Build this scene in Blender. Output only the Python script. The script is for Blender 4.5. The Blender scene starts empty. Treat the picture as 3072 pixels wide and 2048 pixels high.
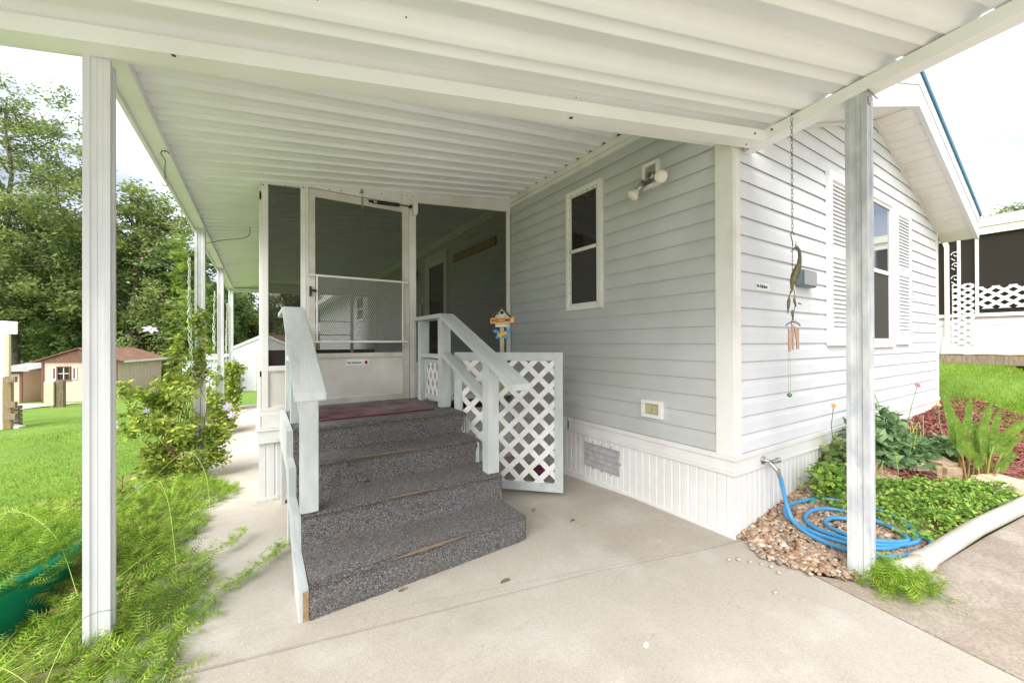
import bpy, bmesh, math, random
import numpy as np
from mathutils import Vector, Matrix
from math import sin, cos, pi, radians, hypot
S = bpy.context.scene
random.seed(4); RNG = np.random.default_rng(7)

# ------------------------------------------------------------------ camera
cd = bpy.data.cameras.new('camera'); cam = bpy.data.objects.new('camera', cd)
S.collection.objects.link(cam); S.camera = cam
cd.sensor_width = 36; cd.lens = 36*1189.0/3072; cd.clip_start = .05; cd.clip_end = 1500
_y, _p, _r = radians(57.4646), radians(.1863), radians(-.2035)
_f = Vector((cos(_y)*cos(_p), sin(_y)*cos(_p), sin(_p))); _rt = Vector((sin(_y), -cos(_y), 0)); _up = _rt.cross(_f)
_r2 = _rt*cos(_r)+_up*sin(_r); _u2 = _r2.cross(_f)
cam.matrix_world = Matrix(((_r2.x, _u2.x, -_f.x, 0), (_r2.y, _u2.y, -_f.y, 0), (_r2.z, _u2.z, -_f.z, 1.27), (0, 0, 0, 1)))

# ------------------------------------------------------------------ world, sun, exposure
SUN_EL, SUN_AZ = radians(46), radians(240)      # azimuth clockwise from +Y (Nishita convention)
w = bpy.data.worlds.new('World'); S.world = w; w.use_nodes = True
nt = w.node_tree; nt.nodes.clear(); N = nt.nodes.new; L = nt.links.new
out = N('ShaderNodeOutputWorld'); bg = N('ShaderNodeBackground'); bg.inputs[1].default_value = .082
sky = N('ShaderNodeTexSky'); sky.sky_type = 'NISHITA'; sky.sun_disc = False
sky.sun_elevation = SUN_EL; sky.sun_rotation = SUN_AZ; sky.air_density = 1.2; sky.dust_density = 2.5
tc = N('ShaderNodeTexCoord'); mp = N('ShaderNodeMapping'); mp.inputs['Scale'].default_value = (1, 1, 2.6); mp.inputs['Rotation'].default_value = (.2, .1, .9)
n1 = N('ShaderNodeTexNoise'); n1.inputs['Scale'].default_value = 1.7; n1.inputs['Detail'].default_value = 5; n1.inputs['Roughness'].default_value = .5
rp = N('ShaderNodeValToRGB'); rp.color_ramp.elements[0].position = .38; rp.color_ramp.elements[0].color = (1.9, 2.2, 2.9, 1)
rp.color_ramp.elements[1].position = .70; rp.color_ramp.elements[1].color = (7.2, 7.3, 7.5, 1)
mx = N('ShaderNodeMix'); mx.data_type = 'RGBA'; mx.inputs[0].default_value = .95
L(tc.outputs['Generated'], mp.inputs[0]); L(mp.outputs[0], n1.inputs[0]); L(n1.outputs[0], rp.inputs[0])
L(sky.outputs[0], mx.inputs[6]); L(rp.outputs[0], mx.inputs[7]); L(mx.outputs[2], bg.inputs[0]); L(bg.outputs[0], out.inputs[0])
sl = bpy.data.lights.new('sun', 'SUN'); sl.energy = 2.2; sl.angle = radians(55); sl.color = (1, .975, .94)
so = bpy.data.objects.new('sun', sl); S.collection.objects.link(so)
sd = Vector((sin(SUN_AZ)*cos(SUN_EL), cos(SUN_AZ)*cos(SUN_EL), sin(SUN_EL)))
so.rotation_euler = (-sd).to_track_quat('-Z', 'Y').to_euler(); so.location = (0, 0, 60)
S.view_settings.view_transform = 'Standard'; S.view_settings.look = 'None'; S.view_settings.gamma = 1
S.view_settings.exposure = 1.9
S.cycles.max_bounces = 10; S.cycles.diffuse_bounces = 8; S.cycles.transparent_max_bounces = 24

# ------------------------------------------------------------------ materials
def mat(name, c, rough=.6, c2=None, nscale=8, amt=.5, bump=0, bscale=60, stretch=(1, 1, 1), spec=.3, metal=0, detail=4, lo=.35, hi=.65, c3=None, c3scale=2, transl=0):
    m = bpy.data.materials.new(name); m.use_nodes = True; t = m.node_tree; b = t.nodes['Principled BSDF']
    b.inputs['Base Color'].default_value = (*c, 1); b.inputs['Roughness'].default_value = rough
    b.inputs['Specular IOR Level'].default_value = spec; b.inputs['Metallic'].default_value = metal
    g = t.nodes.new('ShaderNodeNewGeometry'); mp = t.nodes.new('ShaderNodeMapping'); mp.inputs['Scale'].default_value = stretch
    t.links.new(g.outputs['Position'], mp.inputs[0])
    col = None
    if c2 is not None:
        n = t.nodes.new('ShaderNodeTexNoise'); n.inputs['Scale'].default_value = nscale; n.inputs['Detail'].default_value = detail
        r = t.nodes.new('ShaderNodeMapRange'); r.inputs[1].default_value = lo; r.inputs[2].default_value = hi; r.inputs[4].default_value = amt*2 if amt < .5 else 1
        x = t.nodes.new('ShaderNodeMix'); x.data_type = 'RGBA'; x.inputs[6].default_value = (*c, 1); x.inputs[7].default_value = (*c2, 1)
        t.links.new(mp.outputs[0], n.inputs[0]); t.links.new(n.outputs[0], r.inputs[0]); t.links.new(r.outputs[0], x.inputs[0]); col = x.outputs[2]
        if c3 is not None:
            n3 = t.nodes.new('ShaderNodeTexNoise'); n3.inputs['Scale'].default_value = c3scale; n3.inputs['Detail'].default_value = 5
            r3 = t.nodes.new('ShaderNodeMapRange'); r3.inputs[1].default_value = .5; r3.inputs[2].default_value = .72
            x3 = t.nodes.new('ShaderNodeMix'); x3.data_type = 'RGBA'; x3.inputs[7].default_value = (*c3, 1)
            t.links.new(mp.outputs[0], n3.inputs[0]); t.links.new(n3.outputs[0], r3.inputs[0]); t.links.new(r3.outputs[0], x3.inputs[0]); t.links.new(col, x3.inputs[6]); col = x3.outputs[2]
        t.links.new(col, b.inputs['Base Color'])
    if bump:
        n2 = t.nodes.new('ShaderNodeTexNoise'); n2.inputs['Scale'].default_value = bscale; n2.inputs['Detail'].default_value = 4
        bp = t.nodes.new('ShaderNodeBump'); bp.inputs['Strength'].default_value = 1; bp.inputs['Distance'].default_value = bump
        t.links.new(mp.outputs[0], n2.inputs[0]); t.links.new(n2.outputs[0], bp.inputs['Height']); t.links.new(bp.outputs[0], b.inputs['Normal'])
    if transl:
        tr = t.nodes.new('ShaderNodeBsdfTranslucent'); ms = t.nodes.new('ShaderNodeMixShader'); ms.inputs[0].default_value = transl
        if col is not None: t.links.new(col, tr.inputs[0])
        else: tr.inputs[0].default_value = (*c, 1)
        o = t.nodes['Material Output']; t.links.new(b.outputs[0], ms.inputs[1]); t.links.new(tr.outputs[0], ms.inputs[2]); t.links.new(ms.outputs[0], o.inputs[0])
    return m
def screen_mat(name, c, alpha):
    m = bpy.data.materials.new(name); m.use_nodes = True; t = m.node_tree; b = t.nodes['Principled BSDF']
    b.inputs['Base Color'].default_value = (*c, 1); b.inputs['Roughness'].default_value = .9; b.inputs['Specular IOR Level'].default_value = 0
    tr = t.nodes.new('ShaderNodeBsdfTransparent'); ms = t.nodes.new('ShaderNodeMixShader'); ms.inputs[0].default_value = alpha
    o = t.nodes['Material Output']; t.links.new(tr.outputs[0], ms.inputs[1]); t.links.new(b.outputs[0], ms.inputs[2]); t.links.new(ms.outputs[0], o.inputs[0])
    return m
M = {}
M['white'] = mat('white_aluminium', (.80, .785, .76), .5, (.74, .725, .69), 3, .5, .0006, 30, c3=(.64, .61, .54), c3scale=2.3)
M['ceiling'] = mat('white_painted_roof_sheet', (.885, .895, .91), .55, (.84, .845, .85), 2.2, .5, .0006, 14, c3=(.82, .82, .80), c3scale=1.3, spec=.2)
M['beam'] = mat('white_beam_paint', (.86, .86, .85), .5, (.80, .79, .76), 2.5, .5, .0006, 25)
M['vinyl'] = mat('white_vinyl_siding', (.70, .70, .715), .75, (.65, .65, .665), 4, .4, .0006, 18, spec=.12)
M['vinyl2'] = mat('white_skirting_vinyl', (.74, .735, .72), .6, (.68, .665, .635), 5, .4, .0005, 20, c3=(.60, .57, .50), c3scale=1.7, spec=.15)
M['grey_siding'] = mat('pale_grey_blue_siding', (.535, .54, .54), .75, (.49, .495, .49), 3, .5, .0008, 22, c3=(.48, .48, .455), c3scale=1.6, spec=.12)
M['rail'] = mat('pale_blue_green_rail_paint', (.53, .56, .55), .75, (.46, .485, .475), 16, .5, .0022, 60, stretch=(1, .12, .35), c3=(.59, .60, .58), c3scale=9, spec=.15)
M['lattice'] = mat('white_lattice', (.82, .81, .80), .55, (.72, .70, .66), 14, .4, .0006, 60)
M['galv'] = mat('galvanised_white_post', (.68, .68, .69), .5, (.60, .61, .63), 5, .5, .0005, 40, stretch=(3, 3, .5), c3=(.74, .735, .72), c3scale=4)
M['galv2'] = mat('weathered_galvanised_post', (.58, .585, .60), .45, (.44, .46, .49), 14, .5, .0008, 50, stretch=(2, 2, .7), metal=.1, c3=(.68, .68, .675), c3scale=6)
M['metal'] = mat('bare_metal', (.45, .44, .42), .35, (.33, .31, .29), 20, .5, metal=.8)
M['darkmetal'] = mat('dark_metal', (.07, .065, .06), .5, (.14, .10, .07), 40, .5, metal=.5)
M['black'] = mat('black_plastic', (.02, .02, .02), .4)
M['screw'] = mat('dark_screw_head', (.09, .07, .06), .6)
M['dirt_and_shade'] = mat('dark_dirt_and_shade', (.10, .085, .065), .95, (.16, .13, .10), 30, .5, .01, 60)  # dirt on the caulk, and painted shadow in the porch roof gaps
M['soil'] = mat('planting_soil', (.13, .18, .04), .95, (.20, .16, .07), 14, .5, .02, 40)
M['blue'] = mat('teal_blue_metal_roof', (.03, .15, .23), .35, (.04, .19, .28), 4, .5)
M['shutter'] = mat('white_shutter', (.74, .74, .755), .6)
M['glass_dark'] = mat('dark_window_glass', (.022, .020, .019), .08, spec=.5)
M['window_screen'] = mat('dark_window_screen', (.045, .043, .042), .8, (.06, .055, .05), 60, .5)
M['mat_red'] = mat('faded_maroon_rubber_mat', (.115, .045, .065), .8, (.20, .13, .13), 7, .5, .003, 90, c3=(.26, .20, .18), c3scale=3)
M['mat_edge'] = mat('maroon_mat_edge', (.13, .02, .06), .7)
M['wood_bare'] = mat('bare_weathered_wood', (.38, .27, .15), .8, (.25, .17, .09), 10, .5, .002, 60, stretch=(6, 1, 6))
M['tan_wear'] = mat('worn_tan_nosing', (.20, .15, .10), .9, (.17, .13, .09), 30, .5, .003, 90)
M['hose'] = mat('blue_garden_hose', (.045, .25, .48), .38, (.07, .31, .56), 6, .5, spec=.5)
M['pvc'] = mat('white_pvc_pipe', (.55, .53, .49), .4, (.47, .42, .35), 5, .5)
M['teal'] = mat('teal_plastic', (.008, .33, .19), .5, (.012, .39, .24), 4, .5)
M['yellow_wood'] = mat('yellow_sign_board', (.30, .22, .04), .7, (.24, .16, .03), 9, .5)
M['cream'] = mat('cream_bulb_glass', (.76, .70, .60), .35)
M['orange'] = mat('orange_painted_wood', (.85, .46, .16), .7, (.8, .38, .12), 20, .5)
M['yellow'] = mat('yellow_paint', (.80, .58, .10), .6); M['bluepaint'] = mat('blue_paint', (.06, .25, .62), .6, (.15, .38, .7), 40, .5)
M['beige_plastic'] = mat('beige_outlet_cover', (.50, .45, .28), .5)
M['copper'] = mat('copper_tube', (.58, .38, .28), .3, metal=.7); M['patina'] = mat('green_bronze_patina', (.07, .13, .11), .5, (.25, .18, .07), 40, .5, metal=.4)
M['greenglass'] = mat('green_glass', (.05, .25, .04), .15, spec=.7)
M['tan_shed'] = mat('tan_shed_panel', (.60, .47, .37), .8, (.54, .41, .31), 3, .5, .004, 10, stretch=(4, 4, .5))
M['brown_trim'] = mat('dark_brown_trim', (.13, .06, .045), .7, (.18, .09, .06), 5, .5)
M['brown_roof'] = mat('brown_shingle_roof', (.17, .085, .055), .9, (.23, .125, .08), 5, .5, .01, 30, c3=(.27, .16, .11), c3scale=1.2)
M['grey_roof'] = mat('grey_metal_roof', (.42, .42, .41), .5, (.32, .31, .30), 3, .5)
M['grey_wood'] = mat('weathered_grey_wood', (.25, .20, .14), .85, (.16, .12, .08), 6, .5, .004, 30, stretch=(5, 5, 1))
M['bark'] = mat('grey_brown_bark', (.11, .09, .07), .95, (.18, .15, .12), 5, .5, .03, 12, stretch=(2, 2, .5))
M['brown_stem'] = mat('dry_brown_stem', (.20, .12, .07), .8)
M['paleblue'] = mat('pale_grey_shed_wall', (.52, .58, .64), .6)
M['dark_inside'] = mat('dark_interior', (.05, .047, .045), .9)
M['porch_screen'] = screen_mat('dark_insect_screen', (.036, .031, .028), .70)
M['far_screen'] = screen_mat('thin_insect_screen', (.04, .038, .036), .18)
def leafmat(n, a, b, c, t=.35, s=1.5):
    m = mat(n, a, .6, b, s, .5, c3=c, c3scale=s*5, transl=t, spec=.2); T = m.node_tree; bs = T.nodes['Principled BSDF']; src = bs.inputs['Base Color'].links[0].from_socket
    g = T.nodes.new('ShaderNodeNewGeometry'); r = T.nodes.new('ShaderNodeMapRange'); r.inputs[3].default_value = .55; r.inputs[4].default_value = 1.40
    h = T.nodes.new('ShaderNodeHueSaturation'); h2 = T.nodes.new('ShaderNodeMapRange'); h2.inputs[3].default_value = .515; h2.inputs[4].default_value = .475
    T.links.new(g.outputs['Random Per Island'], r.inputs[0]); T.links.new(g.outputs['Random Per Island'], h2.inputs[0]); T.links.new(src, h.inputs['Color']); T.links.new(r.outputs[0], h.inputs['Value']); T.links.new(h2.outputs[0], h.inputs['Hue'])
    for l in [l for l in T.links if l.from_socket == src and l.to_node != h]: d = l.to_socket; T.links.remove(l); T.links.new(h.outputs[0], d)
    return m
M['leaf'] = leafmat('tree_leaves', (.27, .34, .11), (.18, .25, .08), (.37, .42, .15), .5, .5)
M['leaf2'] = leafmat('dark_tree_leaves', (.20, .29, .10), (.13, .21, .075), (.31, .39, .13), .5, .6)
M['leaf3'] = leafmat('bright_tree_leaves', (.25, .33, .09), (.17, .25, .07), (.33, .40, .11), .35, .7)
M['vine'] = leafmat('feathery_vine_leaves', (.29, .47, .05), (.19, .36, .04), (.44, .58, .11), .4, 4)
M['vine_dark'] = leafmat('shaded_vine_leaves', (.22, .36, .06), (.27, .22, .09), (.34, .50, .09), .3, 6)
M['clem'] = leafmat('clematis_leaves', (.30, .40, .06), (.19, .29, .05), (.46, .46, .10), .35, 8)
M['clover'] = leafmat('clover_leaves', (.27, .45, .08), (.19, .36, .06), (.38, .54, .13), .35, 9)
M['shrubleaf'] = leafmat('shrub_leaves', (.18, .30, .13), (.12, .22, .09), (.27, .40, .17), .3, 9)
M['canna'] = leafmat('canna_leaves', (.20, .35, .05), (.13, .26, .045), (.34, .46, .11), .5, 9)
M['brown_leaf'] = leafmat('brown_dead_leaves', (.24, .12, .05), (.32, .20, .09), (.14, .08, .04), .2, 8)
M['stem_green'] = mat('green_stem', (.14, .22, .07), .6)
M['runner'] = mat('pale_green_runner', (.40, .55, .13), .6)
M['lav'] = mat('lavender_petals', (.52, .44, .72), .6, (.66, .60, .80), 60, .5, transl=.3)
M['pink'] = mat('pink_petals', (.45, .17, .30), .6, transl=.3); M['peach'] = mat('orange_petals', (.85, .38, .22), .6, transl=.3)
M['grass_blade'] = leafmat('grass_blades', (.20, .33, .035), (.15, .27, .03), (.27, .39, .06), .35, 1.2)
M['chips'] = mat('red_brown_mulch', (.22, .065, .05), .9, (.32, .13, .10), 40, .5, c3=(.09, .035, .03), c3scale=30)
M['rock_tan'] = mat('tan_rock', (.48, .36, .22), .85, (.30, .21, .13), 9, .5, .008, 30, c3=(.60, .50, .38), c3scale=6)
M['rock_pale'] = mat('pale_sandstone', (.62, .53, .38), .85, (.54, .44, .30), 5, .5, .004, 30)
def gravel_mat():
    m = mat('river_gravel', (.4, .3, .2), .75, (.3, .2, .1), 10, .5, .002, 120); t = m.node_tree
    oi = t.nodes.new('ShaderNodeNewGeometry'); cr = t.nodes.new('ShaderNodeValToRGB'); e = cr.color_ramp; e.interpolation = 'LINEAR'
    cols = [(.20, .11, .07), (.34, .21, .12), (.44, .32, .20), (.28, .15, .09), (.52, .43, .33), (.24, .20, .18), (.40, .27, .16), (.60, .54, .46)]
    e.elements[0].color = (*cols[0], 1); e.elements[1].color = (*cols[-1], 1)
    for i in range(1, 7): k = e.elements.new(i/7); k.color = (*cols[i], 1)
    t.links.new(oi.outputs['Random Per Island'], cr.inputs[0]); t.links.new(cr.outputs[0], t.nodes['Principled BSDF'].inputs['Base Color']); return m
M['gravel'] = gravel_mat()
def carpet_mat():
    m = mat('speckled_grey_carpet', (.06, .06, .065), .95); t = m.node_tree; b = t.nodes['Principled BSDF']
    g = t.nodes.new('ShaderNodeNewGeometry'); v = t.nodes.new('ShaderNodeTexVoronoi'); v.inputs['Scale'].default_value = 270
    cr = t.nodes.new('ShaderNodeValToRGB'); e = cr.color_ramp; e.interpolation = 'CONSTANT'
    e.elements[0].color = (.075, .070, .072, 1); e.elements[1].position = .30; e.elements[1].color = (.175, .166, .168, 1)
    for p, c in ((.56, (.23, .222, .225)), (.76, (.36, .35, .345)), (.88, (.21, .175, .135)), (.94, (.45, .43, .41))): k = e.elements.new(p); k.color = (*c, 1)
    sp = t.nodes.new('ShaderNodeSeparateColor')
    t.links.new(g.outputs['Position'], v.inputs[0]); t.links.new(v.outputs['Color'], sp.inputs[0]); t.links.new(sp.outputs[0], cr.inputs[0])
    n = t.nodes.new('ShaderNodeTexNoise'); n.inputs['Scale'].default_value = 7; n.inputs['Detail'].default_value = 4
    r = t.nodes.new('ShaderNodeMapRange'); r.inputs[1].default_value = .45; r.inputs[2].default_value = .75; r.inputs[4].default_value = .45
    x = t.nodes.new('ShaderNodeMix'); x.data_type = 'RGBA'; x.inputs[7].default_value = (.20, .165, .13, 1)
    t.links.new(g.outputs['Position'], n.inputs[0]); t.links.new(n.outputs[0], r.inputs[0]); t.links.new(r.outputs[0], x.inputs[0]); t.links.new(cr.outputs[0], x.inputs[6]); t.links.new(x.outputs[2], b.inputs['Base Color'])
    bp = t.nodes.new('ShaderNodeBump'); bp.inputs['Distance'].default_value = .005; t.links.new(v.outputs['Distance'], bp.inputs['Height']); t.links.new(bp.outputs[0], b.inputs['Normal']); return m
M['carpet'] = carpet_mat()
def concrete_mat(name, c, c2, c3, agg):
    m = mat(name, c, .85, c2, .9, .5, .0015, 160, c3=c3, c3scale=3.2); t = m.node_tree; b = t.nodes['Principled BSDF']
    src = b.inputs['Base Color'].links[0].from_socket; g = t.nodes.new('ShaderNodeNewGeometry')
    v = t.nodes.new('ShaderNodeTexVoronoi'); v.inputs['Scale'].default_value = agg; sp = t.nodes.new('ShaderNodeSeparateColor')
    r = t.nodes.new('ShaderNodeMapRange'); r.inputs[3].default_value = .80; r.inputs[4].default_value = 1.14
    x = t.nodes.new('ShaderNodeMix'); x.data_type = 'RGBA'; x.blend_type = 'MULTIPLY'; x.inputs[0].default_value = .5 if agg > 120 else .9
    t.links.new(g.outputs['Position'], v.inputs[0]); t.links.new(v.outputs['Color'], sp.inputs[0]); t.links.new(sp.outputs[0], r.inputs[0]); t.links.new(r.outputs[0], x.inputs[7])
    n = t.nodes.new('ShaderNodeTexNoise'); n.inputs['Scale'].default_value = 26; n.inputs['Detail'].default_value = 6; n.inputs['Roughness'].default_value = .7
    r2 = t.nodes.new('ShaderNodeMapRange'); r2.inputs[1].default_value = .62; r2.inputs[2].default_value = .78
    x2 = t.nodes.new('ShaderNodeMix'); x2.data_type = 'RGBA'; x2.inputs[7].default_value = (c[0]*.55, c[1]*.5, c[2]*.44, 1)
    t.links.new(g.outputs['Position'], n.inputs[0]); t.links.new(n.outputs[0], r2.inputs[0]); t.links.new(r2.outputs[0], x2.inputs[0]); t.links.new(src, x.inputs[6]); t.links.new(x.outputs[2], x2.inputs[6]); t.links.new(x2.outputs[2], b.inputs['Base Color'])
    vc = t.nodes.new('ShaderNodeTexVoronoi'); vc.feature = 'DISTANCE_TO_EDGE'; vc.inputs['Scale'].default_value = .42; nw_ = t.nodes.new('ShaderNodeTexNoise'); nw_.inputs['Scale'].default_value = 3; nw_.inputs['Detail'].default_value = 8
    ad = t.nodes.new('ShaderNodeVectorMath'); ad.operation = 'MULTIPLY_ADD'; ad.inputs[1].default_value = (.28, .28, .28); t.links.new(nw_.outputs['Color'], ad.inputs[0]); t.links.new(g.outputs['Position'], ad.inputs[2]); t.links.new(g.outputs['Position'], nw_.inputs[0]); t.links.new(ad.outputs[0], vc.inputs[0])
    rc = t.nodes.new('ShaderNodeMapRange'); rc.inputs[1].default_value = .0008; rc.inputs[2].default_value = .0030; rc.inputs[3].default_value = .07; rc.inputs[4].default_value = 0
    ns = t.nodes.new('ShaderNodeTexNoise'); ns.inputs['Scale'].default_value = 1.9; ns.inputs['Detail'].default_value = 7; ns.inputs['Roughness'].default_value = .65; t.links.new(g.outputs['Position'], ns.inputs[0])
    rs_ = t.nodes.new('ShaderNodeMapRange'); rs_.inputs[1].default_value = .52; rs_.inputs[2].default_value = .74; rs_.inputs[4].default_value = .38; t.links.new(ns.outputs[0], rs_.inputs[0])
    x3 = t.nodes.new('ShaderNodeMix'); x3.data_type = 'RGBA'; x3.inputs[7].default_value = (c[0]*.60, c[1]*.58, c[2]*.54, 1); t.links.new(rs_.outputs[0], x3.inputs[0]); t.links.new(x2.outputs[2], x3.inputs[6])
    x4 = t.nodes.new('ShaderNodeMix'); x4.data_type = 'RGBA'; x4.inputs[7].default_value = (.12, .10, .08, 1); t.links.new(vc.outputs['Distance'], rc.inputs[0]); t.links.new(rc.outputs[0], x4.inputs[0]); t.links.new(x3.outputs[2], x4.inputs[6]); t.links.new(x4.outputs[2], b.inputs['Base Color']); return m
M['concrete'] = concrete_mat('worn_concrete', (.47, .43, .37), (.42, .375, .315), (.51, .475, .42), 170)
M['aggregate'] = concrete_mat('exposed_aggregate_concrete', (.37, .31, .25), (.31, .255, .20), (.43, .37, .31), 95)
M['grass'] = mat('lawn_grass', (.15, .25, .028), .9, (.11, .20, .022), 1.1, .5, .02, 45, c3=(.19, .28, .04), c3scale=14)

# ------------------------------------------------------------------ object helpers
ORG = {}
def thing(name, label, cat, loc=(0, 0, 0), group=None):
    o = bpy.data.objects.new(name, None); S.collection.objects.link(o); o.location = loc; o.empty_display_size = .1
    o['label'] = label; o['category'] = cat; ORG[o] = Vector(loc)
    if group: o['group'] = group
    return o
def tag(o, label, cat=None, group=None, kind=None):
    if label: o['label'] = label
    if cat: o['category'] = cat
    if group: o['group'] = group
    if kind: o['kind'] = kind
    return o
def link(name, me, parent=None, org=None):
    o = bpy.data.objects.new(name, me); S.collection.objects.link(o)
    if parent is not None:
        o.parent = parent; ORG[o] = ORG[parent]
        me.transform(Matrix.Translation(-ORG[parent]))
    else:
        v = Vector(org) if org else Vector((0, 0, 0)); ORG[o] = v; o.location = v; me.transform(Matrix.Translation(-v))
    return o
def np_mesh(name, V, F, m, parent=None, smooth=False, org=None, kind=None):
    V = np.asarray(V, dtype=np.float32); F = np.asarray(F, dtype=np.int32); k = F.shape[1]
    me = bpy.data.meshes.new(name); me.vertices.add(len(V)); me.vertices.foreach_set('co', V.ravel())
    me.loops.add(F.size); me.loops.foreach_set('vertex_index', F.ravel()); me.polygons.add(len(F))
    me.polygons.foreach_set('loop_start', np.arange(0, F.size, k, dtype=np.int32))
    if smooth: me.polygons.foreach_set('use_smooth', np.ones(len(F), dtype=bool))
    me.update(calc_edges=True); me.materials.append(m)
    return link(name, me, parent, org)
class MB:
    def __init__(s): s.v = []; s.f = []; s.sm = []
    def add(s, vs, fs, smooth=False):
        n = len(s.v); s.v += [tuple(v) for v in vs]; s.f += [tuple(n+i for i in f) for f in fs]; s.sm += [smooth]*len(fs); return s
    def box(s, x0, x1, y0, y1, z0, z1):
        return s.add([(x0, y0, z0), (x1, y0, z0), (x1, y1, z0), (x0, y1, z0), (x0, y0, z1), (x1, y0, z1), (x1, y1, z1), (x0, y1, z1)],
                     [(0, 3, 2, 1), (4, 5, 6, 7), (0, 1, 5, 4), (1, 2, 6, 5), (2, 3, 7, 6), (3, 0, 4, 7)])
    def bevbox(s, x0, x1, y0, y1, z0, z1, b=.004):
        bm = bmesh.new(); bmesh.ops.create_cube(bm, size=1)
        for v in bm.verts: v.co = Vector((x0+(v.co.x+.5)*(x1-x0), y0+(v.co.y+.5)*(y1-y0), z0+(v.co.z+.5)*(z1-z0)))
        bmesh.ops.bevel(bm, geom=bm.edges[:], offset=b, segments=2, affect='EDGES'); s.bm(bm); return s
    def bm(s, bm, mx=None, smooth=False):
        bm.verts.index_update(); s.add([(mx @ v.co) if mx else v.co for v in bm.verts], [[v.index for v in f.verts] for f in bm.faces], smooth); bm.free(); return s
    def obox(s, p, q, w, h, up=(0, 0, 1), bev=.003):     # bar from p to q, w sideways, h along up
        p, q = Vector(p), Vector(q); d = (q-p); ln = d.length; d.normalize(); sd = d.cross(Vector(up)).normalized(); u = sd.cross(d)
        bm = bmesh.new(); bmesh.ops.create_cube(bm, size=1)
        for v in bm.verts: v.co = Vector((v.co.x*w, (v.co.y)*ln, v.co.z*h))
        if bev: bmesh.ops.bevel(bm, geom=bm.edges[:], offset=min(bev, w*.3, h*.3), segments=1, affect='EDGES')
        c = (p+q)/2; mx = Matrix(((sd.x, d.x, u.x, c.x), (sd.y, d.y, u.y, c.y), (sd.z, d.z, u.z, c.z), (0, 0, 0, 1))); return s.bm(bm, mx)
    def tube(s, pts, r, n=8, cap=True, smooth=True):
        pts = [Vector(p) for p in pts]; m = len(pts); rr = r if isinstance(r, (list, tuple)) else [r]*m; vs = []; fs = []; prev = None
        for i, p in enumerate(pts):
            d = (pts[min(i+1, m-1)]-pts[max(i-1, 0)]); d = d.normalized() if d.length > 1e-9 else Vector((0, 0, 1))
            a = prev-d*prev.dot(d) if prev is not None else d.orthogonal()
            if a.length < 1e-6: a = d.orthogonal()
            a.normalize(); prev = a; b = d.cross(a)
            for k in range(n): t = 2*pi*k/n; vs.append(p+(a*cos(t)+b*sin(t))*rr[i])
        for i in range(m-1):
            for k in range(n): fs.append((i*n+k, i*n+(k+1) % n, (i+1)*n+(k+1) % n, (i+1)*n+k))
        s.add(vs, fs, smooth)
        if cap: s.add([vs[k] for k in range(n)], [tuple(range(n))[::-1]]); s.add([vs[(m-1)*n+k] for k in range(n)], [tuple(range(n))])
        return s
    def lathe(s, prof, c, n=24, axis=(0, 0, 1), smooth=True):
        ax = Vector(axis).normalized(); a = ax.orthogonal().normalized(); b = ax.cross(a); c = Vector(c); vs = []; fs = []
        for r, h in prof:
            for k in range(n): t = 2*pi*k/n; vs.append(c+ax*h+(a*cos(t)+b*sin(t))*r)
        for i in range(len(prof)-1):
            for k in range(n): fs.append((i*n+k, i*n+(k+1) % n, (i+1)*n+(k+1) % n, (i+1)*n+k))
        return s.add(vs, fs, smooth)
    def prism(s, poly, vec):     # 3D polygon extruded along vec
        n = len(poly); v = Vector(vec); P = [Vector(p) for p in poly]
        return s.add(P+[p+v for p in P], [tuple(range(n))[::-1], tuple(range(n, 2*n))]+[(i, (i+1) % n, n+(i+1) % n, n+i) for i in range(n)])
    def build(s, name, m, parent=None, org=None, bev=0):
        me = bpy.data.meshes.new(name); me.from_pydata(s.v, [], s.f); me.polygons.foreach_set('use_smooth', s.sm); me.materials.append(m); me.update()
        bm = bmesh.new(); bm.from_mesh(me); bmesh.ops.recalc_face_normals(bm, faces=bm.faces[:]); bm.to_mesh(me); bm.free()
        return link(name, me, parent, org)

# ------------------------------------------------------------------ terrain
ZR = [(2.6, 0), (3, .06), (4, .21), (5.2, .31), (6.5, .36), (8, .45), (12, .80), (30, 1.3), (80, 2)]
def tab(t, x):
    if x <= t[0][0]: return t[0][1]
    for (a, b), (c, d) in zip(t, t[1:]):
        if x <= c: return b+(d-b)*(x-a)/(c-a)
    return t[-1][1]
def sst(a, b, x): t = max(0, min(1, (x-a)/(b-a))); return t*t*(3-2*t)
def padz(y): return -.05*max(0, min(y, 6.2)-2.2)-.006*max(0, min(y, 20)-6.2)
def TZ(x, y):
    if x > 2.6:
        k = sst(9, 22, y); zr = tab(ZR, x)*(.3+.7*sst(.35, 1.35, y))
        return zr if k == 0 else zr*(1-k)+k*(TZ(2.59, y)-0*x)
    d = .12*hypot(max(0, -.6-x), max(0, y-11.8)); d = 1.62*(1-math.exp(-(d/1.62)**1.6))**(1/1.6) if d > 0 else 0
    return padz(y)-d
def sheet(name, xs, ys, zf, m, inside=None, **k):
    V = [(x, y, zf(x, y)) for y in ys for x in xs]; nx = len(xs); F = []
    for j in range(len(ys)-1):
        for i in range(nx-1):
            if inside and not inside((xs[i]+xs[i+1])/2, (ys[j]+ys[j+1])/2): continue
            F.append((j*nx+i, j*nx+i+1, (j+1)*nx+i+1, (j+1)*nx+i))
    return np_mesh(name, V, F, m, smooth=True, **k)
def inpoly(x, y, P):
    c = False; n = len(P)
    for i in range(n):
        (x1, y1), (x2, y2) = P[i], P[(i+1) % n]
        if (y1 > y) != (y2 > y) and x < (x2-x1)*(y-y1)/(y2-y1)+x1: c = not c
    return c
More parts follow.
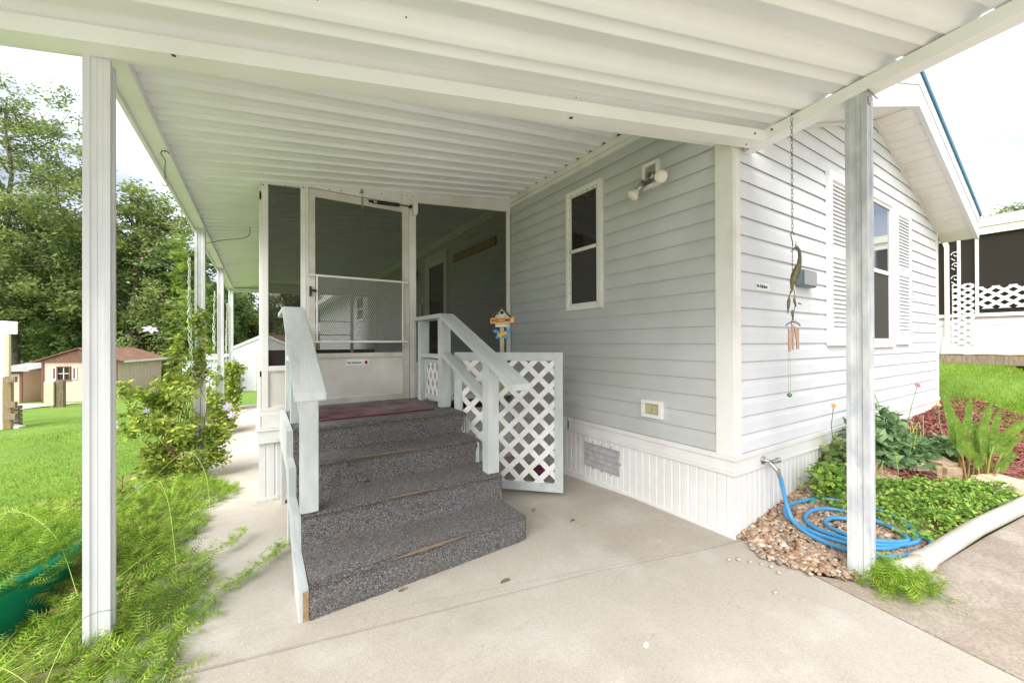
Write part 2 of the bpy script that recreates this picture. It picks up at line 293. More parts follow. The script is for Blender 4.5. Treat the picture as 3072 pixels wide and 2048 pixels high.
# ------------------------------------------------------------------ the setting: ground
def axis_pts(lo, hi, step, far):
    a = list(np.arange(lo, hi+1e-6, step)); l = [lo-step*1.6**k for k in range(1, 14) if lo-step*1.6**k > -far]; r = [hi+step*1.6**k for k in range(1, 14) if hi+step*1.6**k < far]
    return [-far]+l[::-1]+a+r+[far]
def under(x, y): return (-.9 < x < 3.4 and y < 4.9) or (-.9 < x < .4 and 2 < y < 12.1) or (x > 2 and y < .9 and x < 14.5 and y > -6.5) or (x > -1 and -6.5 < y < 2.2 and x < 3.4)
def lawnz(x, y): return TZ(x, y)-(.07 if under(x, y) else .012 if (2.5 < x < 8.5 and y < 1.5) else 0)+.025*sin(x*1.3+y)*cos(y*.9)*(abs(x) > 3)
g = sheet('lawn', axis_pts(-14, 16, .25, 450), axis_pts(-7, 34, .25, 450), lawnz, M['grass']); tag(g, None, kind='structure')
def slab(name, top, m, th=.1):
    b = MB(); n = len(top); b.add([p for p in top]+[(x, y, z-th) for x, y, z in top], [tuple(range(n)), tuple(range(n, 2*n))[::-1]]+[(i, n+i, n+(i+1) % n, (i+1) % n) for i in range(n)])
    return b
b = slab('', [(-.5, 2.010, 0), (-.5, -6, 0), (1.27, -6, 0), (2.405, .23, 0), (2.535, .94, 0), (2.66, 1.02, 0), (2.66, 1.34, 0), (2.35, 1.402, 0), (1.592, 1.600, 0)], 0)
tag(b.build('driveway', M['concrete']), None, kind='structure')
b = slab('', [(-.5, 2.026, .005), (1.594, 1.616, .005), (2.352, 1.418, .005), (2.62, 1.36, .003), (2.62, 2.2, .003), (-.5, 2.2, .003)], 0)
for y0, y1, xr in ((2.2, 4.2, 2.62), (4.2, 6.2, .1), (6.2, 11.7, .1)):
    z0, z1 = padz(y0)+.003, padz(y1)+.003
    b.add([(-.5, y0, z0), (xr, y0, z0), (xr, y1, z1), (-.5, y1, z1), (-.5, y0, z0-.12), (xr, y0, z0-.12), (xr, y1, z1-.12), (-.5, y1, z1-.12)], [(0, 1, 2, 3), (0, 3, 7, 4), (1, 5, 6, 2), (3, 2, 6, 7)])
tag(b.build('walkway', M['concrete']), None, kind='structure')
b = MB(); top = [(2.548, .94), (2.76, .66), (3.02, .61), (3.8, .50), (5, .32), (8, -.08), (14, -.5)]; bot = [(1.285, -6), (2, -6), (3.02, -6), (3.8, -6), (5, -6), (8, -6), (14, -6)]
zz = [0, 0, TZ(3.02, .2), TZ(3.8, .2), TZ(5, .2), TZ(8, .1), TZ(14, 0)]
V = [(x, y, z) for (x, y), z in zip(top, zz)]+[(x, y, z) for (x, y), z in zip(bot, zz)]+[(x, y, z-.1) for (x, y), z in zip(top, zz)]
b.add(V, [(i, i+7, i+8, i+1) for i in range(6)]+[(i, i+1, i+15, i+14) for i in range(6)]+[(0, 14, 7)])
tag(b.build('parking_slab', M['aggregate']), None, kind='structure')
BEDP = [(2.72, 1.0), (2.85, .70), (3.02, .66), (3.75, .56), (4.5, .45), (6, .21), (7.6, -.03), (8.6, .6), (8.3, 1.2), (8.0, 1.44), (2.72, 1.44)]
tag(sheet('flower_bed', list(np.arange(2.45, 8.7, .05)), list(np.arange(.05, 1.5, .05)), lambda x, y: max(TZ(x, y), -.02)+.006+.008*sin(x*23)*cos(y*19), mat('dark_bed_soil', (.10, .045, .035), .95, (.16, .07, .05), 30, .5), inside=lambda x, y: inpoly(x, y, BEDP)), None, kind='structure')
PLP = [(-.5, 1.2), (-.5, 11.6), (-.85, 11.6), (-1.05, 6.6), (-1.9, 5.2), (-2.1, 3.2), (-1.6, 1.2)]
tag(sheet('planting_bed', list(np.arange(-2.2, -.4, .1)), list(np.arange(1.1, 11.7, .1)), lambda x, y: TZ(x, y)+.012+.02*sin(x*9+y*5)*cos(y*7), M['soil'], inside=lambda x, y: inpoly(x, y, PLP)), None, kind='structure')
b = MB(); DP = [(-8.6, 27.6), (-7.4, 28.3), (-9.8, 30.2), (-12.5, 31), (-14, 26.8), (-9.6, 25.2)]
b.add([(x, y, TZ(x, y)+.03) for x, y in DP], [tuple(range(6))]); tag(b.build('path', M['concrete']), None, kind='structure')

b = MB(); b.add([(-30, -6.1, -.045), (30, -6.1, -.045), (30, -22, -.045), (-30, -22, -.045)], [(0, 1, 2, 3)]); tag(b.build('bounce_road', M['concrete']), None, kind='structure')  # unseen road surface added behind the camera for neutral bounce light
b = MB(); b.add([(-7, -6.05, .0), (-.52, -6.05, .0), (-.52, 1.1, .0), (-7, 1.1, .0), (-7, -6.05, -.2), (-.52, -6.05, -.2), (-.52, 1.1, -.2), (-7, 1.1, -.2)], [(0, 1, 2, 3), (3, 2, 6, 7), (0, 3, 7, 4)]); tag(b.build('bounce_pad', M['concrete']), None, kind='structure')  # unseen pad left of the driveway, added to bounce neutral light
# ------------------------------------------------------------------ mobile home
HX0, HX1, HY, HY2, CZ, CH = 2.594, 7.55, 1.402, 22.0, .539, .12
PROF = [(.003, .008), (.017, -.0006), (.0195, .003), (.0175, .073), (.004, .1235)]
def siding(b, A, d, n, s0f, s1f, z0, z1, ch=CH, prof=PROF, phase=CZ):
    k = math.floor((z0-phase)/ch+1e-6); z = phase+k*ch
    while z < z1-1e-4:
        row = []
        for o, dz in prof:
            zc = min(max(z+dz*ch/.12, z0), z1); a, e = s0f(zc), s1f(zc)
            if e < a: a = e = (a+e)/2
            row.append([(A[0]+d[0]*s+n[0]*o, A[1]+d[1]*s+n[1]*o, zc) for s in (a, e)])
        b.add([p for r in row for p in r], [(2*i, 2*i+1, 2*i+3, 2*i+2) for i in range(len(prof)-1)]); z += ch
    return b
home = thing('mobile_home', 'single storey mobile home with white front gable, grey blue side siding and white skirting', 'house', (HX0, HY, 0))
# side wall (pale grey-blue) and front gable wall (white)
b = siding(MB(), (HX0, HY), (0, 1), (-1, 0), lambda z: .1, lambda z: HY2-HY, .50, 3.02, prof=[(.008, .003), (.0145, -.0003), (.0155, .002), (.0150, .073), (.006, .1215)]); b.box(HX0+.001, HX0+.05, HY, HY2, .3, 3.02); b.build('side_wall', M['grey_siding'], home)
xl = lambda z: max(.068, (z-2.646)/.323); xr = lambda z: min(HX1-HX0-.03, HX1-HX0-(z-2.69)/.337)
b = siding(MB(), (HX0, HY), (1, 0), (0, -1), xl, xr, .50, 3.46)
b.prism([(HX0, HY+.001, .2), (HX1, HY+.001, .2), (HX1, HY+.001, 2.69), (5.2, HY+.001, 3.5), (HX0, HY+.001, 2.646)], (0, .05, 0)); b.box(HX1-.05, HX1, HY, HY2, .2, 2.72)
b.build('front_wall', M['vinyl'], home)
b = MB(); b.bevbox(HX0-.022, HX0, HY-.022, HY+.102, .50, 3.0, .004); b.bevbox(HX0-.0, HX0+.070, HY-.022, HY, .50, 2.68, .004); b.build('corner_trim', M['white'], home); b = MB()
b.bevbox(HX1-.06, HX1+.012, HY-.022, HY, .30, 2.69, .004); b.bevbox(HX1, HX1+.022, HY-.022, HY+.09, .30, 2.69, .004); b.build('corner_trim', M['white'], home)
# skirting: ribbed panels with a capped top band
def ribbed(b, A, d, n, L_, zlo, zhi, pitch=.066, dep=.008):
    s = 0; pts = []
    while s < L_:
        for ds, o in ((0, 0), (.048, 0), (.052, -dep*.5), (.060, -dep*.5), (.0655, 0)):
            if s+ds <= L_: pts.append((s+ds, o))
        s += pitch
    V = []
    for s, o in pts:
        x, y = A[0]+d[0]*s+n[0]*o, A[1]+d[1]*s+n[1]*o; V += [(x, y, zlo(s)), (x, y, zhi)]
    return b.add(V, [(2*i, 2*i+2, 2*i+3, 2*i+1) for i in range(len(pts)-1)])
b = ribbed(MB(), (HX0-.014, HY-.014), (0, 1), (-1, 0), 9.2, lambda s: -.30, .42); ribbed(b, (HX0-.014, HY-.014), (1, 0), (0, -1), 4.95, lambda s: -.05, .42)
b.build('skirting', M['vinyl2'], home)
b = MB()
for (z0, z1, o) in ((.405, .425, .030), (.425, .50, .023), (.50, .535, .032)):
    b.bevbox(HX0-o, HX0, HY-o, 10.6, z0, z1, .003); b.bevbox(HX0, HX1+.01, HY-o, HY, z0, z1, .003)
b.bevbox(HX0-.026, HX0-.010, HY-.026, 4.0, -.14, .022, .004)
b.build('skirting_trim', M['vinyl2'], home)
b = MB(); b.box(HX0-.0335, HX0-.024, 2.995, 3.002, .42, .535); b.build('trim_joint', M['screw'], home)
# soffit, fascia and roof
b = MB()
def rake(x): return 2.646+.323*(x-HX0) if x < 5.2 else 2.69+.337*(HX1-x)
xs = [2.80]+[2.594+.285*i for i in range(1, 9)]+[5.2]+[5.2+.2611*i for i in range(1, 10)]+[7.8]
for x0, x1 in zip(xs, xs[1:]):
    a, c = x0+.003, x1-.003
    b.add([(a, 1.10, rake(a)), (c, 1.10, rake(c)), (c, 1.40, rake(c)), (a, 1.40, rake(a)), (a, 1.10, rake(a)+.02), (c, 1.10, rake(c)+.02), (c, 1.40, rake(c)+.02), (a, 1.40, rake(a)+.02)], [(0, 3, 2, 1), (4, 5, 6, 7), (0, 1, 5, 4), (1, 2, 6, 5), (3, 0, 4, 7)])
    mid = (a*.5+c*.5)
    b.add([(mid-.002, 1.10, rake(mid)-.003), (mid+.002, 1.10, rake(mid)-.003), (mid+.002, 1.4, rake(mid)-.003), (mid-.002, 1.4, rake(mid)-.003)], [(0, 1, 2, 3)])
b.box(7.55, 7.80, 1.40, HY2, 2.60, 2.62); b.build('soffit', M['white'], home)
b = MB()
for (xa, xb) in ((2.80, 5.2), (5.2, 7.82)):
    for dz0, dz1, y0, y1 in ((-.02, .05, 1.062, 1.098), (.052, .18, 1.066, 1.098), (.182, .30, 1.060, 1.098)):
        b.prism([(xa, y0, rake(xa)+dz0), (xb, y0, rake(xb)+dz0), (xb, y0, rake(xb)+dz1), (xa, y0, rake(xa)+dz1)], (0, y1-y0, 0))
for (xa, xb) in ((2.80, 5.2), (5.2, 7.55)): b.prism([(xa, 1.372, rake(xa)-.03), (xb, 1.372, rake(xb)-.03), (xb, 1.372, rake(xb)), (xa, 1.372, rake(xa))], (0, .018, 0))
b.box(7.80, 7.83, 1.10, HY2, 2.60, 2.90); b.build('fascia', M['vinyl'], home)
b = MB()
for (xa, xb) in ((2.82, 5.2), (5.2, 7.88)):
    b.prism([(xa, 1.045, rake(xa)+.302), (xb, 1.045, rake(xb)+.302), (xb, 1.045, rake(xb)+.355), (xa, 1.045, rake(xa)+.355)], (0, 1.2 if xa < 3 else HY2-.8, 0))
b.prism([(2.62, 2.2, rake(2.62)+.302), (5.2, 2.2, rake(5.2)+.302), (5.2, 2.2, rake(5.2)+.355), (2.62, 2.2, rake(2.62)+.355)], (0, 9.6, 0))
b.prism([(2.12, 11.8, 3.02), (5.2, 11.8, rake(5.2)+.302), (5.2, 11.8, rake(5.2)+.355), (2.12, 11.8, 3.07)], (0, 10.6, 0))
b.build('roof', M['blue'], home)
b = MB(); b.box(2.12, 2.594, 11.75, HY2, 2.98, 3.018); b.box(2.10, 2.13, 11.75, HY2, 2.88, 3.06); b.build('rear_soffit', M['white'], home)
b = MB(); b.bevbox(7.86, 7.98, 1.06, 9, 2.86, 2.95, .01); b.build('gutter', M['white'], home)
# rake return beside the carport and rear gable is plain
def window_side(y0, y1, z0, z1, zr, name='window'):
    X = HX0; b = MB()
    for r in ((y0, y0+.042, z0, z1), (y1-.042, y1, z0, z1), (y0+.042, y1-.042, z0, z0+.042), (y0+.042, y1-.042, z1-.042, z1)): b.bevbox(X-.045, X-.001, *r, .004)
    fr = b.build(name, M['white'], home); b = MB(); i = .056
    for r in ((y0+.042, y0+i+.012, z0+.042, z1-.042), (y1-i-.012, y1-.042, z0+.042, z1-.042), (y0+i, y1-i, z0+.042, z0+.062), (y0+i, y1-i, z1-.062, z1-.042), (y0+i, y1-i, zr-.018, zr+.014)): b.bevbox(X-.034, X-.018, *r, .002)
    b.build('sash', M['white'], fr)
    b = MB(); b.box(X-.022, X-.019, y0+.05, y1-.05, zr, z1-.05); b.build('pane', M['glass_dark'], fr)
    b = MB(); b.box(X-.027, X-.025, y0+.06, y1-.06, z0+.055, zr); b.build('insect_screen', M['window_screen'], fr)
    b = MB()
    for k in range(13): z = z0+.08+k*.08; b.box(X-.0352, X-.034, y1-.056, y1-.052, z, z+.012+.01*(k % 3))
    for k in range(5): y = y0+.09+k*.07; b.box(X-.0352, X-.034, y, y+.03, z1-.054, z1-.050)
    tag(b.build('caulk', M['dirt_and_shade'], fr), None, kind='stuff')
window_side(2.53, 3.01, 1.580, 2.730, 2.15)
window_side(12.0, 13.05, 1.94, 2.69, 2.3)
# front window with shutters
b = MB(); Y = HY
for x0, x1, z0, z1 in ((4.50, 4.56, 1.21, 2.74), (5.65, 5.715, 1.21, 2.74), (4.56, 5.65, 1.21, 1.27), (4.56, 5.65, 2.68, 2.74)): b.bevbox(x0, x1, Y-.045, Y-.001, z0, z1, .004)
fw = b.build('window', M['white'], home); b = MB()
for x0, x1, z0, z1 in ((4.56, 4.60, 1.27, 2.68), (5.60, 5.65, 1.27, 2.68), (4.6, 5.6, 1.27, 1.30), (4.6, 5.6, 2.65, 2.68), (4.6, 5.6, 1.955, 1.995), (5.56, 5.58, 1.3, 1.96)): b.bevbox(x0, x1, Y-.036, Y-.018, z0, z1, .002)
b.build('sash', M['white'], fw)
M['mirror_glass'] = mat('sky_reflecting_glass', (.30, .32, .34), .04, metal=.85)
b = MB(); b.box(4.6, 5.6, Y-.023, Y-.019, 1.99, 2.65); b.build('pane', M['mirror_glass'], fw)
b = MB(); b.box(4.6, 5.6, Y-.026, Y-.024, 1.30, 1.96); b.build('insect_screen', M['window_screen'], fw)
for x0, x1 in ((4.02, 4.485), (5.765, 6.28)):
    z0, z1 = 1.235, 2.715; b = MB(); zm = 2.03
    for a in ((x0, x0+.055, z0, z1), (x1-.055, x1, z0, z1), (x0+.055, x1-.055, z0, z0+.13), (x0+.055, x1-.055, z1-.08, z1), (x0+.055, x1-.055, zm-.045, zm+.045)): b.bevbox(a[0], a[1], Y-.048, Y-.012, a[2], a[3], .003)
    sh = b.build('shutter', M['shutter'], home); b = MB()
    for za, zb in ((z0+.13, zm-.045), (zm+.045, z1-.08)):
        n = 16; h = (zb-za)/n
        for k in range(n):
            z = za+k*h; b.add([(x0+.05, Y-.046, z+.002), (x1-.05, Y-.046, z+.002), (x1-.05, Y-.026, z+h), (x0+.05, Y-.026, z+h), (x0+.05, Y-.040, z-.003), (x1-.05, Y-.040, z-.003)], [(0, 1, 2, 3), (4, 5, 1, 0)])
    b.box(x0+.05, x1-.05, Y-.022, Y-.018, z0+.1, z1-.05); b.build('louvres', M['shutter'], sh)
# foundation vent
M['vent'] = mat('grey_vent_metal', (.36, .355, .36), .5, (.46, .45, .45), 14, .5)
b = MB(); X = HX0-.020
for r in ((2.346, 2.362, .132, .346), (2.757, 2.772, .132, .346), (2.362, 2.757, .132, .144), (2.362, 2.757, .334, .346)): b.bevbox(X-.008, X+.006, *r, .002)
vent = b.build('foundation_vent', M['vent'], home); b = MB()
for k in range(4):
    z = .146+k*.047; b.add([(X-.012, 2.362, z), (X-.012, 2.757, z), (X+.002, 2.757, z+.046), (X+.002, 2.362, z+.046), (X-.006, 2.362, z-.002), (X-.006, 2.757, z-.002)], [(0, 1, 2, 3), (4, 5, 1, 0)])
b.build('louvres', M['vent'], vent); b = MB()
for y in (2.34, 2.45, 2.56, 2.67, 2.775):
    for z in ((.118, .36) if 2.35 < y < 2.77 else (.235,)): MB().lathe([(0, .004), (.005, .003), (.006, 0)], (X+.004, y, z), 8, (-1, 0, 0)).build('screw', M['screw'], vent)
# outdoor outlet
b = MB(); X = HX0
for r in ((1.915, 1.945, .685, .82), (2.075, 2.105, .685, .82), (1.945, 2.075, .685, .712), (1.945, 2.075, .793, .82)): b.bevbox(X-.04, X-.001, *r, .003)
ob = b.build('outlet_box', M['white'], home); b = MB(); b.bevbox(X-.026, X-.016, 1.946, 2.074, .713, .792, .002)
for y in (1.975, 2.015): b.bevbox(X-.036, X-.024, y, y+.026, .722, .784, .004)
b.bevbox(X-.036, X-.024, 1.955, 1.962, .722, .784, .001); b.build('outlet_cover', M['beige_plastic'], ob)
# twin floodlight
b = MB(); 
for r in ((1.930, 1.955, 2.472, 2.662), (2.056, 2.081, 2.472, 2.662), (1.955, 2.056, 2.472, 2.494), (1.955, 2.056, 2.640, 2.662)): b.bevbox(X-.045, X-.001, *r, .003)
fl = b.build('floodlight', M['white'], home)
b = MB(); b.box(X-.024, X-.018, 1.955, 2.056, 2.494, 2.640); b.lathe([(.034, .0), (.034, .02), (.02, .028)], (X-.024, 2.005, 2.56), 20, (-1, 0, 0)); b.build('mounting_plate', M['metal'], fl)
def flood(c, d, arm0):
    d = Vector(d).normalized(); c = Vector(c); b = MB(); b.lathe([(0, 0), (.026, 0), (.027, .085), (.022, .085), (.018, .04)], c-d*.10, 18, d); b.tube([arm0, c-d*.085], .009, 8); b.build('lamp_holder', M['metal'], fl)
    b = MB(); b.lathe([(.017, -.05), (.019, -.02), (.034, .012), (.045, .03), (.047, .042), (.040, .052), (.02, .058), (0, .06)], c, 22, d); b.build('bulb', M['cream'], fl)
flood((X-.114, 2.085, 2.44), (-.50, .30, -.70), (X-.030, 2.02, 2.555)); flood((X-.114, 1.852, 2.478), (-.80, -.55, -.30), (X-.030, 1.985, 2.56))
# faucet
b = MB(); fc = Vector((2.925, HY-.02, .458)); b.lathe([(0, 0), (.028, 0), (.026, .012), (.012, .014), (.012, .07)], fc, 16, (0, -1, 0)); b.tube([fc+Vector((0, -.04, 0)), fc+Vector((.0, -.075, -.03)), fc+Vector((.005, -.09, -.05))], [.013, .013, .015], 12)
b.tube([fc+Vector((0, -.06, .0)), fc+Vector((.05, -.075, .006))], .014, 10); b.lathe([(.0, 0), (.018, 0), (.018, .012), (0, .012)], fc+Vector((.05, -.075, .006)), 12, (1, -.3, .1)); b.build('faucet', M['metal'], home)
# plastic notices
def text(s, size, mx, m, parent, name='lettering', ext=.0006):
    c = bpy.data.curves.new(name, 'FONT'); c.body = s; c.size = size; c.extrude = ext; c.offset = size*.018; c.align_x = 'LEFT'; o = bpy.data.objects.new(name, c); S.collection.objects.link(o)
    bpy.context.view_layer.update(); me = bpy.data.meshes.new_from_object(o.evaluated_get(bpy.context.evaluated_depsgraph_get())); bpy.data.objects.remove(o); me.transform(mx); me.materials.clear(); me.materials.append(m); return link(name, me, parent)
M['ink'] = mat('black_ink', (.02, .02, .022), .7); M['label'] = mat('white_label', (.82, .82, .82), .5); M['crimson'] = mat('crimson_icon', (.45, .01, .07), .6)
FX = Matrix(((1, 0, 0, 0), (0, 0, -1, 0), (0, 1, 0, 0), (0, 0, 0, 1)))     # text plane facing -Y
b = MB(); b.bevbox(2.85, 3.045, HY-.024, HY-.0175, 1.628, 1.678, .002); nb = b.build('notice_sign', M['label'], home)
text('No Solicitors', .034, Matrix.Translation((2.858, HY-.0245, 1.643)) @ Matrix.Diagonal((.80, 1, 1, 1)) @ FX, M['ink'], nb)
b = MB(); b.bevbox(3.44, 3.68, HY-.075, HY-.017, 1.69, 1.815, .008); sb = b.build('wall_box', mat('grey_blue_box', (.16, .19, .21), .4), home)
b = MB(); b.bevbox(3.45, 3.67, HY-.079, HY-.074, 1.70, 1.805, .003); b.build('cover', mat('grey_box_cover', (.33, .34, .33), .4), sb)
# entry door and wall pieces inside the porch
b = MB(); X = HX0
for r in ((5.94, 6.01, .70, 2.80), (6.85, 6.92, .70, 2.80), (6.01, 6.85, 2.71, 2.80)): b.bevbox(X-.05, X-.001, *r, .004)
dr = b.build('entry_door', M['white'], home); b = MB(); b.bevbox(X-.038, X-.018, 6.01, 6.10, .70, 2.71, .003); b.bevbox(X-.038, X-.018, 6.76, 6.85, .70, 2.71, .003); b.bevbox(X-.038, X-.018, 6.10, 6.76, .70, .86, .003); b.bevbox(X-.038, X-.018, 6.10, 6.76, 2.60, 2.71, .003); b.build('door_leaf', M['white'], dr)
b = MB(); b.box(X-.03, X-.026, 6.10, 6.76, .86, 2.60); b.build('glass', mat('door_glass', (.05, .05, .05), .05, metal=.4), dr)
b = MB(); b.bevbox(X-.04, X-.017, 4.395, 5.725, 2.527, 2.645, .003); b.build('board_sign', M['yellow_wood'], home)
b = MB(); b.bevbox(X-.05, X-.001, 7.03, 7.11, 2.0, 2.13, .005); b.bevbox(X-.05, X-.001, 7.15, 7.27, 1.78, 1.98, .005); b.build('switch_box', M['white'], home)
b = MB(); b.lathe([(0, 0), (.07, 0), (.07, .02), (.03, .05)], (X-.001, 7.47, 2.62), 16, (-1, 0, 0)); b.lathe([(.05, -.12), (.08, -.1), (.08, .06), (.03, .12), (0, .13)], (X-.10, 7.47, 2.58), 16); b.build('porch_light', M['darkmetal'], home)

# ------------------------------------------------------------------ screened porch
PY = 4.05
def cz(x): return 2.672+.130*x          # underside of the porch roof sheet
porch = thing('screened_porch', 'white framed screened porch with a screen door at the head of the carpeted steps', 'porch', (0, PY, .68))
b = MB()
def bar(x0, x1, z0, z1, y0=PY, y1=PY+.045): b.bevbox(x0, x1, y0, y1, z0, z1, .003)
bar(.018, .068, .66, cz(.018)); bar(.318, .357, .70, cz(.32)+.0); bar(.068, .318, 1.028, 1.074); bar(.068, .318, .682, .716); bar(1.378, 1.392, .70, 2.72)
bar(1.392, 2.565, 1.03, 1.072); bar(1.392, 2.565, .70, .735); bar(2.515, 2.565, .70, cz(2.5)-.03)
b.prism([(.019, PY-.002, 2.655), (.357, PY-.002, 2.69), (.357, PY-.002, cz(.357)-.002), (.019, PY-.002, cz(.019)-.002)], (0, .046, 0))
b.prism([(.357, PY-.004, 2.700), (1.392, PY-.004, 2.700), (1.392, PY-.004, cz(1.392)-.002), (.357, PY-.004, cz(.357)-.002)], (0, .05, 0))
b.prism([(1.392, PY-.002, 2.745), (2.57, PY-.002, 2.855), (2.57, PY-.002, 2.895), (1.392, PY-.002, 2.785)], (0, .046, 0))
b.prism([(1.392, PY+.006, 2.788), (2.57, PY+.006, 2.898), (2.57, PY+.006, cz(2.57)-.002), (1.392, PY+.006, cz(1.392)-.002)], (0, .03, 0))
for x in (.357, .378): b.box(x, x+.004, PY-.008, PY, .70, 2.70)
for x in (1.338, 1.360): b.box(x, x+.004, PY-.008, PY, .70, 2.70)
bar(1.318, 1.378, .695, 2.70, PY-.002); bar(.357, .380, .695, 2.70, PY-.002)
# side and far walls
for y in (4.10, 6.2, 8.4, 10.55): b.bevbox(0.0, .05, y, y+.05, .66, cz(0)-.01, .003)
b.box(.001, .05, 4.1, 10.6, .98, 1.03); b.box(.002, .05, 4.1, 10.6, 2.53, 2.60)
for x in (0.05, 1.93, 2.52): b.bevbox(x, x+.075, 10.55, 10.60, .66, cz(x), .003)
b.box(.05, 2.59, 10.551, 10.599, 2.50, cz(0)-.01)
frame = b.build('frame', M['white'], porch)
b = MB(); b.box(.068, .318, PY+.018, PY+.024, .716, 1.028); b.box(1.392, 2.52, PY+.018, PY+.024, .735, 1.03); b.box(.012, .016, 4.1, 10.55, .68, .98); b.build('knee_panel', M['white'], porch)
b = MB(); b.box(.0, 2.59, 10.56, 10.58, .60, 1.12); b.build('rear_knee_wall', mat('dark_brown_panel', (.045, .035, .03), .8), porch)
b = MB(); 
for z in (1.47, 1.80): b.box(.05, 1.93, 10.60, 10.615, z, z+.02)
b.build('rear_rail', M['darkmetal'], porch)
for nm, pts, m in (('screen_panel', [(.068, PY+.02, 1.07), (.318, PY+.02, 1.07), (.318, PY+.02, 2.68), (.068, PY+.02, 2.66)], 'porch_screen'), ('screen_panel', [(1.392, PY+.02, 1.07), (2.52, PY+.02, 1.07), (2.52, PY+.02, 2.86), (1.392, PY+.02, 2.75)], 'porch_screen'),
                   ('screen_panel', [(.03, 4.1, 1.03), (.03, 10.55, 1.03), (.03, 10.55, 2.54), (.03, 4.1, 2.54)], 'far_screen'), ('screen_panel', [(.05, 10.575, 1.12), (2.56, 10.575, 1.12), (2.56, 10.575, 2.5), (.05, 10.575, 2.5)], 'far_screen')):
    bb = MB(); bb.add(pts, [(0, 1, 2, 3)]); bb.build(nm, M[m], porch)
b = MB(); b.box(.03, 2.58, PY+.05, 10.56, .60, .68); b.build('floor', mat('porch_floor', (.20, .19, .18), .8), porch)
rnd = random.Random(3)
for x, z in ((.03, .02), (.075, .018), (.20, .018), (.34, .02), (.44, .05), (.56, .022), (.66, .025), (.66, .055), (.83, .03), (1.04, .03), (1.24, .03), (1.29, .03), (1.36, .03), (1.24, .12), (1.33, .10)):
    zz_ = cz(x)-z-.012 if x < 1.2 or z < .06 else 2.76
    MB().lathe([(0, .003), (.005, .002), (.006, 0)], (x, PY-.004, zz_), 8, (0, -1, 0)).build('screw', M['screw'], porch)
MB().lathe([(0, .003), (.006, .002), (.007, 0)], (.05, PY, .675), 8, (0, -1, 0)).build('screw', M['screw'], porch)
# screen door
b = MB(); D0, D1, DZ0, DZ1 = .384, 1.313, .697, 2.688
for a in ((D0, .430, DZ0, DZ1), (1.243, D1, DZ0, DZ1), (.430, 1.243, 2.617, DZ1), (.430, 1.243, 1.134, 1.178), (.430, 1.243, DZ0, .757)): b.bevbox(a[0], a[1], PY-.014, PY+.014, a[2], a[3], .003)
for a in ((.426, .434, .75, 2.62), (1.239, 1.247, .75, 2.62)): b.box(a[0], a[1], PY-.018, PY-.012, a[2], a[3])
door = b.build('screen_door', mat('off_white_door_frame', (.64, .62, .57), .5, (.56, .53, .47), 6, .5, .0006, 40, c3=(.50, .46, .39), c3scale=5), porch)
b = MB(); b.box(.43, 1.243, PY-.003, PY+.003, .757, 1.134); b.build('kick_panel', mat('off_white_kick_panel', (.70, .68, .64), .5, (.64, .61, .56), 5, .5, .001, 12, c3=(.60, .57, .51), c3scale=4), door)
b = MB(); b.add([(.43, PY, 1.178), (1.243, PY, 1.178), (1.243, PY, 2.617), (.43, PY, 2.617)], [(0, 1, 2, 3)]); b.build('door_screen', M['porch_screen'], door)
b = MB(); gx0, gx1, gz0, gz1 = .452, 1.262, 1.285, 1.895; p = .0165; q = .040
for k in range(-60, 60):
    for sgn in (1, -1):
        # diamond strand clipped to the guard frame
        x0 = (gx0+gx1)/2+k*p*1.0; pts = []
        for z in (gz0, gz1):
            pts.append((x0+sgn*(z-(gz0+gz1)/2)*p/q*1.0, z))
        (xa, za), (xb, zb) = pts; t0, t1 = 0, 1; dx = xb-xa
        if abs(dx) > 1e-6:
            ta, tb = sorted(((gx0-xa)/dx, (gx1-xa)/dx)); t0, t1 = max(0, ta), min(1, tb)
        if t1 <= t0: continue
        P = [(xa+dx*t, PY-.024, za+(zb-za)*t) for t in (t0, t1)]; wd = .0011
        b.add([(P[0][0]-wd, P[0][1], P[0][2]), (P[0][0]+wd, P[0][1], P[0][2]), (P[1][0]+wd, P[1][1], P[1][2]), (P[1][0]-wd, P[1][1], P[1][2])], [(0, 1, 2, 3)])
gd = b.build('expanded_metal_guard', mat('aluminium_guard', (.52, .51, .49), .5), door)
b = MB()
for a in ((.385, 1.295, 1.885, 1.903), (.395, 1.295, 1.276, 1.294)): b.bevbox(a[0], a[1], PY-.034, PY-.022, a[2], a[3], .003)
for a in ((.440, .456, 1.29, 1.89), (1.232, 1.248, 1.29, 1.89)): b.bevbox(a[0], a[1], PY-.031, PY-.022, a[2], a[3], .003)
b.build('guard_frame', M['white'], gd)
b = MB(); b.bevbox(.386, .404, PY-.034, PY-.014, 1.70, 1.79, .003); b.bevbox(.398, .446, PY-.044, PY-.030, 1.742, 1.762, .004); b.build('handle', M['black'], door)
b = MB(); b.tube([(.90, PY-.05, 2.655), (.93, PY-.05, 2.655), (.96, PY-.05, 2.655)], [.011, .013, .011], 10); b.tube([(.935, PY-.05, 2.655), (1.20, PY-.05, 2.67)], .019, 14); b.tube([(1.20, PY-.05, 2.67), (1.33, PY-.045, 2.677)], .005, 8); b.bevbox(1.305, 1.335, PY-.06, PY-.014, 2.665, 2.69, .003); cl = b.build('door_closer', M['black'], door)
b = MB(); b.lathe([(.018, 0), (.0215, .004), (.0215, .03), (.018, .034)], (.945, PY-.05, 2.656), 14, (1, 0, .055)); b.build('clamp', M['metal'], cl)
b = MB(); b.bevbox(.835, .86, PY-.02, PY-.004, 2.73, 2.765, .003)
sp_ = [(.848+.006*cos(t*1.9), PY-.03+.006*sin(t*1.9), 2.69-.0016*t) for t in range(0, 70)]; b.tube(sp_, .0022, 5); b.tube([(.848, PY-.02, 2.74), (.848, PY-.03, 2.69)], .002, 5)
